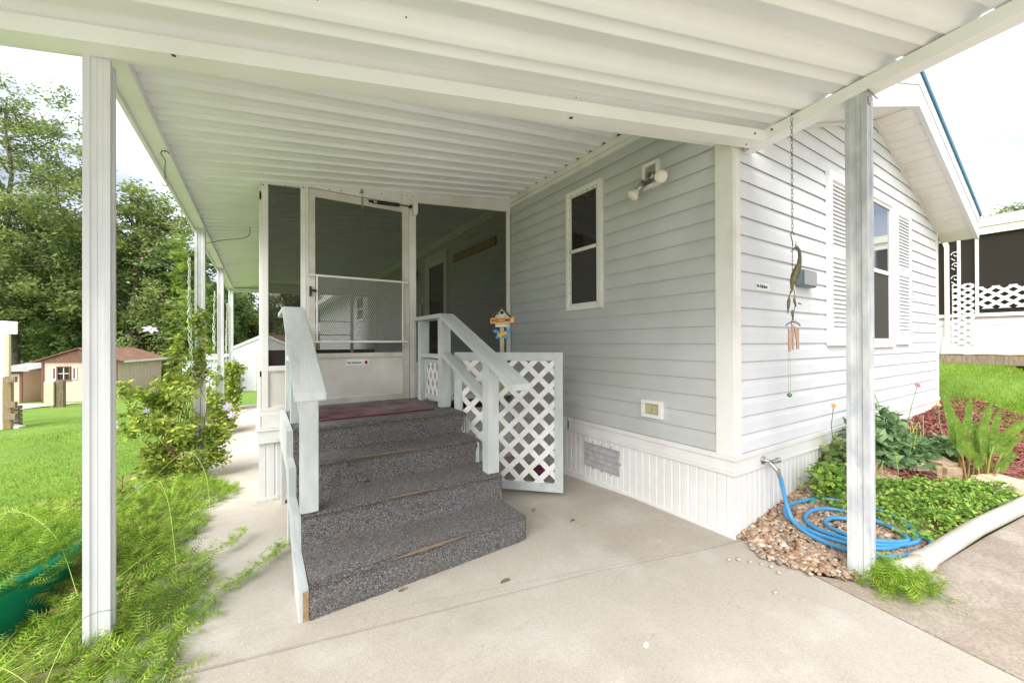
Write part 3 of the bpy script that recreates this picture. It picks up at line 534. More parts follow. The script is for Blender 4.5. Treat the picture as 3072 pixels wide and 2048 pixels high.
b.tube([(.848, PY-.03, 2.58), (.855, PY-.03, 2.30)], .0013, 5); b.build('door_spring', M['metal'], porch)
b = MB(); b.bevbox(1.345, 1.397, PY-.05, PY-.004, 2.625, 2.735, .004); b.prism([(1.347, PY-.048, 2.625), (1.395, PY-.048, 2.625), (1.385, PY-.03, 2.598), (1.352, PY-.03, 2.598)], (0, .024, 0)); b.build('hinge_box', M['white'], porch)
b = MB(); b.bevbox(.700, .908, PY-.006, PY-.0035, 1.058, 1.112, .001); lb = b.build('door_label', M['label'], door)
text('No Solicitors', .031, Matrix.Translation((.710, PY-.0066, 1.074)) @ Matrix.Diagonal((.80, 1, 1, 1)) @ FX, M['ink'], lb)
b = MB(); b.lathe([(.015, 0), (.015, .001), (0, .001)], (.883, PY-.006, 1.082), 18, (0, -1, 0))
for k, h_ in enumerate((.018, .024, .026, .022)): b.box(.8725+k*.0055, .8765+k*.0055, PY-.0072, PY-.0062, 1.088, 1.080+h_)
b.build('icon', M['crimson'], lb)
# porch skirting
b = ribbed(MB(), (-.004, PY-.02), (1, 0), (0, -1), 2.58, lambda s: -.22, .42); ribbed(b, (-.004, PY-.02), (0, 1), (-1, 0), 6.6, lambda s: -.45, .42); b.build('porch_skirting', M['vinyl2'], porch)
b = MB()
for z0, z1, o in ((.41, .43, .018), (.43, .515, .012), (.515, .532, .02)): b.bevbox(-.004-o, 2.55, PY-.02-o, PY-.002, z0, z1, .003); b.bevbox(-.004-o, 0.01, PY-.002, 10.6, z0, z1, .003)
b.bevbox(.015, .19, PY-.02, PY-.004, .535, .662, .003); b.bevbox(-.002, 2.57, PY-.012, PY-.003, .64, .698, .002); b.bevbox(-.002, .012, PY, 10.6, .53, .70, .002); b.bevbox(-.02, .15, PY-.022, PY-.006, -.085, -.05, .003)
b.build('skirting_trim', M['vinyl2'], porch)
b = MB(); b.box(.155, .20, PY-.03, PY-.012, .535, .655); b.build('joist_end', M['wood_bare'], porch)

# ------------------------------------------------------------------ posts, beams, roofs
def post_mesh(c, zb, zt, a=.048, ang=0):
    q = [(-a, -a), (-.5*a, -a), (-.40*a, -.86*a), (-.05*a, -.84*a), (0, -.90*a), (.05*a, -.84*a), (.40*a, -.86*a), (.5*a, -a)]
    P = []
    for k in range(4):
        for x, y in q: P.append((x*cos(k*pi/2)-y*sin(k*pi/2), x*sin(k*pi/2)+y*cos(k*pi/2)))
    ca, sa = cos(ang), sin(ang); b = MB(); return b.prism([(c[0]+x*ca-y*sa, c[1]+x*sa+y*ca, zb) for x, y in P], (0, 0, zt-zb))
carport = thing('carport', 'white corrugated metal carport roof on fluted metal posts over the concrete driveway', 'carport', (1, 1.9, 0))
d1 = Vector((.9587, -.2842)); vv = Vector((-.2842, -.9587)); P0 = Vector((-.62, 2.36))
def cpz(x, y): return 2.782-.0134*x-.106*y
def cp_prof():
    o = []; v = -.10
    while v < 2.1:
        for dv, z in ((0, 0), (.066, .0), (.070, -.003), (.074, .002), (.096, .012), (.124, .012), (.137, .002), (.140, -.003), (.144, 0), (.182, .0), (.186, .006), (.200, .040), (.212, .050), (.248, .050), (.262, .038), (.276, .002)):
            o.append((v+dv, z))
        v += .2795
    return o
V = []; F = []; pr = cp_prof()
for i, (v, z) in enumerate(pr):
    base = P0+vv*v; xe = 2.775; u1 = (xe-base.x)/d1.x; u0 = (-2.3-base.x)/d1.x
    for u in (u0, u1): p = base+d1*u; V.append((p.x, p.y, cpz(p.x, p.y)+z))
F = [(2*i, 2*i+1, 2*i+3, 2*i+2) for i in range(len(pr)-1)]
np_mesh('roof_sheet', V, F, M['ceiling'], carport)
# front beam (oblique) and right beam, mitred at the corner
def fz(x): return 2.481+.0180*x
near = lambda x: 2.303-.3045*(x+.826); far = lambda x: 2.408-.3030*(x+.864)
ci, co, cn = (2.684, near(2.684)), (2.712, 1.378), (2.775, 1.350)
b = MB(); xa = -2.3
A = [(xa, near(xa)), ci, (2.712, far(2.712)+.01), (xa, far(xa))]
b.add([(x, y, fz(x)) for x, y in A]+[(x, y, fz(x)+.068) for x, y in A], [(0, 3, 2, 1), (4, 5, 6, 7), (0, 1, 5, 4), (1, 2, 6, 5), (2, 3, 7, 6), (3, 0, 4, 7)]); b.build('front_beam', M['beam'], carport)
b = MB(); A = [(xa, far(xa)-.004), (2.70, far(2.70)-.004), (2.70, far(2.70)+.004), (xa, far(xa)+.004)]
b.add([(x, y, fz(x)+.004) for x, y in A]+[(x, y, max(cpz(x, y)+.06, cz(x)+.03)) for x, y in A], [(0, 3, 2, 1), (4, 5, 6, 7), (0, 1, 5, 4), (1, 2, 6, 5), (2, 3, 7, 6), (3, 0, 4, 7)]); b.build('light_block_flashing', M['white'], carport)  # plate added behind the beam, raised to the porch roof to block leaking light
b = MB(); rz = lambda y: 2.53+(1.30-y)*.106
A = [ci, (2.684, -.12), (2.778, -.12), (2.778, 1.362), (2.714, 1.382)]
b.add([(x, y, rz(y)) for x, y in A]+[(x, y, rz(y)+.068) for x, y in A], [(0, 1, 2, 3, 4), (9, 8, 7, 6, 5)]+[(i, (i+1) % 5, 5+(i+1) % 5, 5+i) for i in range(5)]); b.build('side_beam', M['beam'], carport)
b = MB()
for r_, c_, ax_2 in ((.007, (2.60, near(2.60)-.001, fz(2.6)+.036), (-.3, -.95, 0)), (.007, (2.683, 1.20, rz(1.2)+.045), (-1, 0, 0)), (.006, (2.62, 1.32, fz(2.62)), (0, 0, -1)), (.012, (1.45, near(1.45)+.05, fz(1.45)), (0, 0, -1)), (.009, (-.30, near(-.3)+.01, fz(-.3)), (0, 0, -1))):
    MB().lathe([(0, .004), (r_*.85, .003), (r_, 0)], c_, 8, ax_2).build('screw', M['screw'], carport)
rr = random.Random(8)
for k in range(12):
    v = .1+.2795*rr.randint(0, 6)+.03; u = rr.uniform(.3, 3.0); p = P0+vv*v+d1*u; MB().lathe([(0, .003), (.0035, .002), (.0045, 0)], (p.x, p.y, cpz(p.x, p.y)), 6, (0, 0, -1)).build('screw', M['screw'], carport)
post_mesh((-.572, 2.366), -.06, 2.474, .0415).build('post', M['galv'], carport, )
post_mesh((2.742, .795), -.03, rz(.795), .047).build('post', M['galv2'], carport)
b = MB(); b.box(2.675, 2.82, .735, .742, rz(.795)-.004, rz(.795)); b.bevbox(2.705, 2.74, .742, .76, rz(.795)-.06, rz(.795)-.02, .003); b.build('post_bracket', M['metal'], carport)

awn = thing('porch_awning', 'white ribbed porch roof sloping from the grey wall down to a line of slim posts', 'porch roof', (-.55, 7, 0))
V = []; pr = []
y = 1.36
while y < 11.55:
    for dy, z in ((0, 0), (.078, .0), (.083, -.003), (.087, .003), (.094, .026), (.102, .034), (.140, .034), (.150, .026), (.158, .003), (.163, -.002)): pr.append((y+dy, z))
    y += .168
for y, z in pr:
    x0 = max(-.60, (2.36-y)/.3-.57)
    if x0 > 2.5: x0 = 2.5
    for x in (x0, 2.566): V.append((x, y, cz(x)+z))
np_mesh('roof_sheet', V, [(2*i, 2*i+1, 2*i+3, 2*i+2) for i in range(len(pr)-1)], M['ceiling'], awn)
b = MB(); b.bevbox(-.598, -.507, 2.40, 11.6, 2.552, 2.598, .003); b.bevbox(-.62, -.598, 2.40, 11.6, 2.53, 2.68, .003); b.build('edge_beam', M['beam'], awn)
b = MB(); b.bevbox(-.598, 2.56, 11.52, 11.6, 2.56, 2.60, .003); b.prism([(-.6, 11.6, 2.5), (2.56, 11.6, 2.6), (2.56, 11.6, 3.02), (-.6, 11.6, 2.62)], (0, .012, 0)); b.build('end_beam', M['beam'], awn)
b = MB(); b.bevbox(2.548, HX0-.001, 1.50, 11.55, 2.945, 3.004, .004); b.bevbox(2.560, HX0-.001, 1.50, 11.55, 2.905, 2.944, .004); b.box(2.556, 2.558, 1.5, 11.5, 2.955, 2.960); b.build('wall_channel', M['white'], awn)
b = MB()
b.box(2.568, 2.580, 1.50, 11.5, 2.998, 3.06)  # dark strip painting dirt and shadow into the gaps under the ribs
b.build('gap_shadow_strip', M['dirt_and_shade'], awn)
for (y, zb) in ((5.60, -.25), (8.35, -.27), (11.30, -.30)): post_mesh((-.553, y), zb, 2.553, .046).build('post', M['galv'], awn)
def twist(x, y, z0, z1, seed, n=3, nm='trellis_net', lab='', amp=.022):
    r = random.Random(seed); b = MB()
    for k in range(n):
        ph = k*2*pi/n+r.random(); pts = []; m = int((z1-z0)/.03)
        for i in range(m+1):
            z = z0+(z1-z0)*i/m; t = z*38+ph; drift = .03*sin(z*1.7+seed)*(1-z/3)
            pts.append((x+drift+amp*sin(t)*(.6+.4*sin(z*5+k)), y+amp*cos(t*.9), z))
        b.tube(pts, .0045, 5)
    o = b.build(nm, mat('pale_green_net_'+str(seed), (.62, .66, .52), .5), None, org=(x, y, z0)); return tag(o, lab, 'trellis', 'twisted trellis nets beside the porch posts')
twist(-.625, 5.48, -.1, 2.20, 1, lab='twisted white net strand standing beside the nearest porch post with the flowering vine')
twist(-.62, 8.25, .2, 2.15, 2, lab='twisted white net strand beside the middle porch post')
twist(-.62, 11.2, .4, 2.2, 3, lab='twisted white net strand beside the farthest porch post')
b = MB(); c0 = Vector((-.525, 3.45, 2.55)); hk = [(0, 0, 0), (.004, 0, -.03), (0, 0, -.06)]
b.tube([c0+Vector(p) for p in ((0, 0, .02), (0, 0, -.01))], .003, 6)
def hook(b, c, s=1):
    b.tube([c+Vector((-.016*sin(t)*s, 0, .016*cos(t)*s)) for t in [(-1.3+i*.3) for i in range(11)]]+[c+Vector((0, 0, -.03*s)), c+Vector((.004, 0, -.05*s))], .0022*s, 6)
hook(b, c0+Vector((0, 0, -.02)), 1.3)
for k in range(5): b.tube([c0+Vector((.005*cos(t), .005*sin(t)*(k % 2), -.098-.018*k+.010*sin(t))) for t in [i*.7 for i in range(10)]], .0018, 5)
hook(b, c0+Vector((0, 0, -.215)), -1); tag(b.build('plant_hook', M['darkmetal'], None, org=tuple(c0)), 'empty wire plant hook and short chain hanging from the left roof edge', 'hook')
# ------------------------------------------------------------------ carpeted stairs
st = thing('porch_stairs', 'grey carpeted wooden steps with pale blue green handrails leading up to the screen door', 'stairs', (.82, 2.05, 0))
NOSE = [(2.108, 0, .164), (2.404, .164, .347), (2.737, .347, .527), (2.988, .527, .700)]
def stair_profile(nl):
    P = []
    for i, (y, za, zb) in enumerate(NOSE):
        for k in range(5): P.append((y+.012-.006*k/4 if i else y, za+(zb-za-.02)*k/4))
        for k in range(1, 6): t = k/5*pi/2; P.append((y-.004+.024*(1-cos(t)), zb-.02+.02*sin(t)))
        yn = NOSE[i+1][0]+.012 if i < 3 else PY-.01
        for k in range(1, 8): P.append((y+.02+(yn-y-.02)*k/8, zb))
    P.append((PY-.01, .70)); return P
PR = stair_profile(0); XS = np.linspace(.192, 1.459, 60); rs = np.random.default_rng(5); V = []
nz = rs.normal(0, .0016, (len(PR), len(XS)))
for j, (y, z) in enumerate(PR):
    for i, x in enumerate(XS):
        edge = max(0, 1-(1.459-x)/.03); sk = (-.078*(1.459-x)/1.267 if y < 2.14 and z < .17 else 0)
        V.append((x, y+sk+nz[j, i]+.018*edge*edge*(y < 3.0), max(z+nz[j, (i+7) % 60]*(z > .01)-.022*edge*edge*(z > .1), .004)))
nx = len(XS); F = [(j*nx+i, j*nx+i+1, (j+1)*nx+i+1, (j+1)*nx+i) for j in range(len(PR)-1) for i in range(nx-1)]
def sidep(x): return [(x, y, z) for y, z in PR]+[(x, PY-.01, 0.0)]
carpet = np_mesh('carpet', V, F, M['carpet'], st, smooth=True)
Va = np.array(V); ids = rs.integers(0, len(F), 70000); Fa = np.array(F)[ids]; uv = rs.random((70000, 2, 1)); A0, A1, A2, A3 = (Va[Fa[:, k]] for k in range(4))
Pt = (A0*(1-uv[:, 0])+A1*uv[:, 0])*(1-uv[:, 1])+(A3*(1-uv[:, 0])+A2*uv[:, 0])*uv[:, 1]; nn = np.cross(A1-A0, A3-A0); nn /= (np.linalg.norm(nn, axis=1, keepdims=True)+1e-9)
keep = (np.linalg.norm(np.cross(A1-A0, A3-A0), axis=1) > 1e-7); Pt, nn = Pt[keep], nn[keep]; tdir = nn+rs.normal(0, .55, Pt.shape); sd_ = rs.normal(0, 1, Pt.shape); sd_ /= np.linalg.norm(sd_, axis=1, keepdims=True)
hh = rs.uniform(.003, .0065, (len(Pt), 1)); T3 = np.stack([Pt-sd_*.0016, Pt+sd_*.0016, Pt+tdir*hh], 1).reshape(-1, 3)
tag(np_mesh('carpet_pile', T3, np.arange(len(T3)).reshape(-1, 3), M['carpet'], carpet), None, kind='stuff')
b = MB()
for (y, z, x0, x1, t) in ((2.404, .347, .62, .93, .004), (2.737, .527, .45, 1.05, .003), (2.108, .164, .55, 1.02, .010), (2.988, .70, .9, 1.2, .002)):
    pts = [(x0+(x1-x0)*k/14, y-.003+(-.078*(1.459-(x0+(x1-x0)*k/14))/1.267 if z < .17 else 0), z-.004) for k in range(15)]
    MB().tube(pts, [max(.0012, (t*.8+.0035)*sin(pi*k/14)*(1+.35*sin(k*2.3))) for k in range(15)], 7).build('worn_nosing', M['tan_wear'], st)
# stringers
def stringer(x0, x1, nm, yf=2.045):
    top = [(yf, 0), (yf, .150), (2.42, .155), (2.42, .335), (2.745, .338), (2.745, .515), (3.0, .518), (3.0, .690), (PY-.03, .690)]; bot = [(PY-.03, .44), (3.05, .42), (2.30, 0)]
    return MB().prism([(x0, y, z) for y, z in top+bot], (x1-x0, 0, 0)).build(nm, M['rail'], st)
stringer(.150, .190, 'stringer'); stringer(1.415, 1.445, 'stringer', 2.14)
b = MB(); b.box(.166, .19, 2.034, 2.044, 0.0, .135); b.build('bare_stringer_end', M['wood_bare'], st)
b = MB(); b.prism([(.21, 2.13, 0.0), (.21, 2.13, .14), (.21, 2.42, .15), (.21, 2.43, .32), (.21, 2.75, .33), (.21, 2.76, .50), (.21, 3.01, .51), (.21, 3.02, .68), (.21, 4.0, .68), (.21, 4.0, -.06)], (1.20, 0, 0)); b.build('stair_body', M['dark_inside'], st)
for x0 in (.155, 1.36):
    b = MB(); b.bevbox(x0, x0+.03, 2.92, 3.01, -.05, .46, .003); b.bevbox(x0, x0+.03, 3.86, 3.95, -.08, .46, .003); b.build('support_leg', M['rail'], st)
# railings
def railing(xp, xc0, xc1, y1, y2):
    for nm, y, zb in (('post', 3.80, .70), ('post', y1, .70), ('post', y2, .347)):
        zt = 1.49 if nm and y > y1-.01 and y != y2 else 1.495-.437*(y1-y)
        b = MB(); b.bevbox(xp, xp+.089, y, y+.089, zb+.002, zt, .004); b.build('post', M['rail'], st)
    ym = y1+.0; xm = (xc0+xc1)/2; w_ = xc1-xc0
    b = MB(); b.bevbox(xc0, xc1, ym, 3.94, 1.492, 1.530, .005); b.build('top_rail', M['rail'], st)
    ze = 1.53-.437*(ym-2.075)
    b = MB(); b.add([(xc0, ym, 1.53), (xc1, ym, 1.53), (xc1, 2.075, ze), (xc0, 2.075, ze), (xc0, ym, 1.490), (xc1, ym, 1.490), (xc1, 2.078, ze-.042), (xc0, 2.078, ze-.042)], [(0, 1, 2, 3), (4, 7, 6, 5), (0, 3, 7, 4), (1, 5, 6, 2), (2, 6, 7, 3), (0, 4, 5, 1)])
    me = bpy.data.meshes.new('x'); me.from_pydata(b.v, [], b.f); bm = bmesh.new(); bm.from_mesh(me); bmesh.ops.bevel(bm, geom=bm.edges[:], offset=.005, segments=2, affect='EDGES'); bb = MB().bm(bm); bb.build('handrail', M['rail'], st)
    b = MB(); b.bevbox(xp+.003, xp+.086, ym+.09, 3.80, 1.130, 1.168, .003); b.build('middle_rail', M['rail'], st)
    b = MB(); b.add([(xp+.003, ym, 1.186), (xp+.086, ym, 1.186), (xp+.086, y2+.089, .872), (xp+.003, y2+.089, .872), (xp+.003, ym, 1.146), (xp+.086, ym, 1.146), (xp+.086, y2+.089, .832), (xp+.003, y2+.089, .832)], [(0, 1, 2, 3), (4, 7, 6, 5), (0, 3, 7, 4), (1, 5, 6, 2), (2, 6, 7, 3), (0, 4, 5, 1)]); b.build('middle_rail', M['rail'], st)
    # small framed lattice between the two upper posts
    xf = xp+.04; b = MB(); za, zb, ya, yb = .73, 1.12, ym+.092, 3.798
    for a in ((ya, yb, zb-.035, zb), (ya, yb, za, za+.05), (ya, ya+.03, za+.05, zb-.035), (yb-.045, yb, za+.05, zb-.035)): b.bevbox(xf, xf+.03, *a, .002)
    pf = b.build('panel_frame', M['rail'], st); lattice(lambda u, v, o: (xf+.012+o, u, v), ya+.03, yb-.045, za+.05, zb-.035, .090, .030, 'lattice_panel', pf, 1.5)
def lattice(mapf, u0, u1, v0, v1, pitch, w_, nm, parent, slope=1.0):
    b = MB()
    for layer, sg in ((0, 1), (1, -1)):
        o0, o1 = (-.006, -.0005) if layer == 0 else (.0005, .006)
        H = (v1-v0); k = -40; nrm = math.sqrt(1+slope*slope); dv = w_*nrm/2; step = pitch*nrm
        for k in range(-40, 60):
            c = v0+k*step+.03            # band centre line: v = c + sg*slope*(u-u0)
            poly = [(u0, c-dv), (u1, c-dv+sg*slope*(u1-u0)), (u1, c+dv+sg*slope*(u1-u0)), (u0, c+dv)]
            for lim, side in ((v0, 1), (v1, -1)):
                out_ = []
                for i in range(len(poly)):
                    p, q = poly[i], poly[(i+1) % len(poly)]; ip, iq = (p[1]-lim)*side >= 0, (q[1]-lim)*side >= 0
                    if ip: out_.append(p)
                    if ip != iq: t = (lim-p[1])/(q[1]-p[1]); out_.append((p[0]+(q[0]-p[0])*t, lim))
                poly = out_
                if len(poly) < 3: break
            if len(poly) < 3: continue
            n = len(poly); b.add([mapf(u, v, o0) for u, v in poly]+[mapf(u, v, o1) for u, v in poly], [tuple(range(n)), tuple(range(n, 2*n))[::-1]]+[(i, n+i, n+(i+1) % n, (i+1) % n) for i in range(n)])
    return b.build(nm, M['lattice'], parent)
railing(1.351, 1.328, 1.468, 3.270, 2.430); railing(.187, .136, .274, 3.200, 2.410)
b = MB(); b.bevbox(1.441, 1.452, 3.275, 3.30, 1.0, 1.075, .002); b.bevbox(1.441, 1.452, 3.275, 3.30, .80, .875, .002); b.build('hinge', M['galv'], st)
# lattice gate, swung open
H = Vector((1.462, 3.235)); E = Vector((2.135, 2.56)); gd_ = (E-H); GL = gd_.length; gd_.normalize(); gn = Vector((gd_.y, -gd_.x)) # towards camera side
def gm(u, v, o): p = H+gd_*u-gn*o; return (p.x, p.y, v)
gate = thing('lattice_gate', 'white diagonal lattice gate in a pale blue green frame swung open beside the steps', 'gate', (1.462, 3.235, .02))
b = MB(); z0, z1, w_ = .022, 1.188, .070
def gboard(poly): n = len(poly); return [gm(u, v, -.014) for u, v in poly]+[gm(u, v, .014) for u, v in poly], [tuple(range(n)), tuple(range(n, 2*n))[::-1]]+[(i, n+i, n+(i+1) % n, (i+1) % n) for i in range(n)]
e = .0012
for poly in ([(e, z1), (GL-e, z1), (GL-w_-e, z1-w_), (w_+e, z1-w_)], [(w_+e, z0+w_), (GL-w_-e, z0+w_), (GL-e, z0), (e, z0)], [(0, z0+e), (0, z1-e), (w_, z1-w_-e), (w_, z0+w_+e)], [(GL, z1-e), (GL, z0+e), (GL-w_, z0+w_+e), (GL-w_, z1-w_-e)]):
    vs, fs = gboard(poly); b.add(vs, fs)
gf = b.build('gate_frame', M['rail'], gate); lattice(lambda u, v, o: gm(u, v, o-.002), w_-.01, GL-w_+.01, z0+w_-.01, z1-w_+.01, .122, .044, 'lattice_panel', gate)
b = MB()
for zc in (1.04, .20): b.add([gm(.0, zc-.035, -.017), gm(.03, zc-.035, -.017), gm(.03, zc+.035, -.017), gm(0, zc+.035, -.017), gm(.0, zc-.035, -.014), gm(.03, zc-.035, -.014), gm(.03, zc+.035, -.014), gm(0, zc+.035, -.014)], [(0, 1, 2, 3), (4, 7, 6, 5), (0, 3, 7, 4), (1, 5, 6, 2), (2, 6, 7, 3), (0, 4, 5, 1)])
b.build('hinge', M['galv'], gate)
# door mat
b = MB(); R_ = Matrix.Translation((.79, 3.485, .707)) @ Matrix.Rotation(radians(1.2), 4, 'Z'); bm = bmesh.new(); bmesh.ops.create_cube(bm, size=1)
for v in bm.verts: v.co = Vector((v.co.x*.92, v.co.y*.58, v.co.z*.009))
bmesh.ops.bevel(bm, geom=bm.edges[:], offset=.003, segments=1, affect='EDGES'); b.bm(bm, R_)
dm = b.build('doormat', M['mat_red'], None, org=(.79, 3.485, .703)); tag(dm, 'faded maroon rubber doormat lying on the carpeted landing at the screen door', 'doormat')
b = MB(); b.bm((lambda bm: (bmesh.ops.create_cube(bm, size=1), [setattr(v, 'co', Vector((v.co.x*.925, v.co.y*.016-.286, v.co.z*.011))) for v in bm.verts], bm)[2])(bmesh.new()), R_); b.build('rim', M['mat_edge'], dm)

# ------------------------------------------------------------------ welcome sign on a stake
ws = thing('welcome_sign', 'birdhouse shaped garden sign reading WELCOME with a blue and yellow flower on its stake', 'garden sign', (1.93, 3.2, 0))
fd = Vector((-1.93, -3.2, 0)).normalized(); sx = Vector((-fd.y, fd.x, 0))*1.0; C0 = Vector((1.93, 3.2, 0))
if sx.dot(Vector((sin(_y), -cos(_y), 0))) < 0: sx = -sx
def wp(u, z, o=0): p = C0+sx*u+fd*o; return (p.x, p.y, z)
def flat(b, poly, o0, o1): n = len(poly); return b.add([wp(u, z, o0) for u, z in poly]+[wp(u, z, o1) for u, z in poly], [tuple(range(n)), tuple(range(n, 2*n))[::-1]]+[(i, n+i, n+(i+1) % n, (i+1) % n) for i in range(n)])
b = MB(); flat(b, [(-.020, -.02), (.020, -.02), (.020, 1.46), (-.020, 1.46)], -.008, .008); b.build('stake', mat('cream_stake', (.58, .54, .36), .7, (.46, .44, .30), 20, .5), ws)
b = MB(); flat(b, [(-.062, 1.418), (.062, 1.418), (.062, 1.53), (0, 1.598), (-.062, 1.53)], .010, .030); bh = b.build('birdhouse', mat('antique_white_paint', (.60, .60, .50), .7, (.30, .33, .24), 40, .5, lo=.5, hi=.7), ws)
b = MB()
for s_ in (-1, 1): flat(b, [(s_*.095, 1.505), (s_*.078, 1.500), (0, 1.586), (0, 1.612)][::s_], .004, .042)
b.build('gable_roof', mat('dark_green_brown_paint', (.07, .06, .035), .7), bh)
b = MB(); b.lathe([(.016, 0), (.016, .001), (0, .001)], wp(0, 1.553, .0305), 18, tuple(fd)); b.lathe([(.006, 0), (.006, .001), (0, .001)], wp(-.03, 1.538, .0305), 8, tuple(fd)); b.build('entrance_hole', M['black'], bh)
b = MB(); flat(b, [(-.062, 1.432), (-.062, 1.418), (-.05, 1.424), (-.04, 1.418), (-.03, 1.426), (-.02, 1.418), (-.01, 1.426), (0, 1.418), (.012, 1.426), (.025, 1.418), (.037, 1.426), (.05, 1.418), (.062, 1.424), (.062, 1.432)], .0305, .034); b.build('picket_trim', M['label'], bh)
b = MB(); flat(b, [(-.108, 1.448), (.112, 1.458), (.112, 1.511), (-.108, 1.500)], .032, .042); bn = b.build('banner', M['orange'], ws)
tm = Matrix(((sx.x, 0, fd.x, 0), (sx.y, 0, fd.y, 0), (.045, 1, 0, 0), (0, 0, 0, 1)))
t_ = text('WELCOME', .045, Matrix.Translation(wp(-.100, 1.460, .0425)) @ tm @ Matrix.Diagonal((.83, 1, 1, 1)), M['ink'], bn)
b = MB(); b.tube([wp(-.09, 1.50, .037), wp(-.085, 1.535, .03), wp(-.05, 1.56, .02)], .0015, 5); b.tube([wp(.09, 1.51, .037), wp(.09, 1.54, .03), wp(.05, 1.565, .02)], .0015, 5); b.build('wire', M['metal'], ws)
fl_ = MB()
for ang, ln in ((152, .095), (30, .095), (207, .068), (-25, .072)):
    a = radians(ang); d = (cos(a), sin(a)); n_ = (-sin(a), cos(a)); P = []
    for t, wd in ((.15, .005), (.4, .012), (.7, .016), (.9, .012), (1, .005)): P.append((d[0]*ln*t+n_[0]*wd, 1.345+d[1]*ln*t+n_[1]*wd))
    for t, wd in ((.9, .010), (.7, .020), (.4, .016), (.15, .006)): P.append((d[0]*ln*t-n_[0]*wd, 1.345+d[1]*ln*t-n_[1]*wd))
    flat(fl_, P, .012, .018)
orn = fl_.build('blue_petals', M['bluepaint'], ws)
b = MB()
for cx, cz_ in ((-.026, 1.345), (.014, 1.352), (-.012, 1.332), (.028, 1.362), (.0, 1.36)): b.lathe([(0, .010), (.012, .008), (.018, 0)], wp(cx, cz_, .016), 9, tuple(fd), False)
b.build('yellow_center', M['yellow'], orn)

# ------------------------------------------------------------------ wind chime hanging from the side beam
wc = thing('wind_chime', 'copper tube wind chime with a patina heron hanging by a chain from the carport beam', 'wind chime', (2.68, 1.085, 2.62))
cx, cy = 2.668, 1.085; b = MB(); b.tube([(2.684, cy, 2.625), (cx, cy, 2.625), (cx, cy, 2.61)], .003, 6); z = 2.60; k = 0
while z > 1.93:
    ax = (1, 0) if k % 2 else (0, 1); b.tube([(cx+ax[0]*.0062*cos(t), cy+ax[1]*.0062*cos(t), z-.014+.0140*sin(t)) for t in [i*pi/4 for i in range(9)]], .0013, 5); z -= .0225; k += 1
hook(b, Vector((cx, cy, 1.90)), 1.25); b.tube([(cx, cy, 1.85), (cx-.004, cy, 1.66), (cx, cy, 1.58)], .0014, 5)
for k in range(6): b.lathe([(0, -.005), (.005, 0), (0, .005)], (cx-.003, cy, 1.80-.025*k), 8)
b.build('chain', M['darkmetal'], wc)
def wcp(u, z, o=0): return (cx+.52*u*.9+.0*o, cy-.42*u*2*.9-.02*0+o, z)
rv = Vector((sin(_y), -cos(_y), 0))
def wq(u, z): p = Vector((cx, cy, z))+rv*u; return (p.x, p.y, p.z)
b = MB(); neck = [wq(.010, 1.825), wq(.026, 1.83), wq(.040, 1.81), (wq(.044, 1.775)), wq(.040, 1.735), wq(.028, 1.70), wq(.012, 1.66), wq(.0, 1.62), wq(-.010, 1.585)]
b.tube(neck, [.005, .009, .008, .009, .012, .020, .021, .014, .004], 10); b.tube([wq(.012, 1.825), wq(-.012, 1.80)], [.004, .001], 6); b.tube([wq(.02, 1.835), wq(.022, 1.865)], [.004, .001], 6); b.build('heron', M['patina'], wc)
b = MB()
for (u0, z0_, u1, z1_, w__) in ((-.02, 1.545, -.030, 1.435, .016), (.006, 1.60, -.02, 1.545, .012), (.005, 1.53, .020, 1.475, .013), (-.004, 1.46, .002, 1.395, .012), (.03, 1.50, .055, 1.49, .008)):
    b.tube([wq(u0+(u1-u0)*t, z0_+(z1_-z0_)*t) for t in (0, .3, .6, 1)], [.002, w__*.6, w__*.5, .001], 6)
b.build('leaf', M['patina'], wc)
b = MB(); b.tube([wq(.008, 1.58), wq(.016, 1.50), wq(.0, 1.42), wq(-.01, 1.37)], .0022, 5); b.tube([(cx+.036*cos(t), cy+.036*sin(t), 1.375+.012*sin(t*2+.6)) for t in [i*pi/10 for i in range(21)]], .0016, 5)
for k in range(4): t = k*pi/2; b.tube([(cx, cy, 1.40), (cx+.036*cos(t), cy+.036*sin(t), 1.375)], .001, 4)
b.build('ring', M['darkmetal'], wc)
for u, v, zt, zb, tilt in ((-.020, .0, 1.345, 1.210, 0), (-.002, .006, 1.37, 1.222, .002), (.010, -.004, 1.36, 1.232, .022), (.030, .002, 1.35, 1.225, -.003), (.022, .012, 1.34, 1.232, .004)):
    b = MB(); b.tube([wq(u, zt), wq(u+tilt, zb)], .0065, 10); b.build('tube', M['copper'], wc)
b = MB(); b.tube([wq(-.030, 1.37), wq(-.028, .97)], .0008, 4); b.tube([wq(-.018, 1.2), wq(-.016, .97)], .0008, 4); b.tube([wq(-.045, 1.265), wq(-.020, 1.263)], .0014, 4); b.build('cord', M['metal'], wc)
bm = bmesh.new(); bmesh.ops.create_icosphere(bm, subdivisions=2, radius=.014); MB().bm(bm, Matrix.Translation(wq(-.022, .955)), True).build('glass_bead', M['greenglass'], wc)

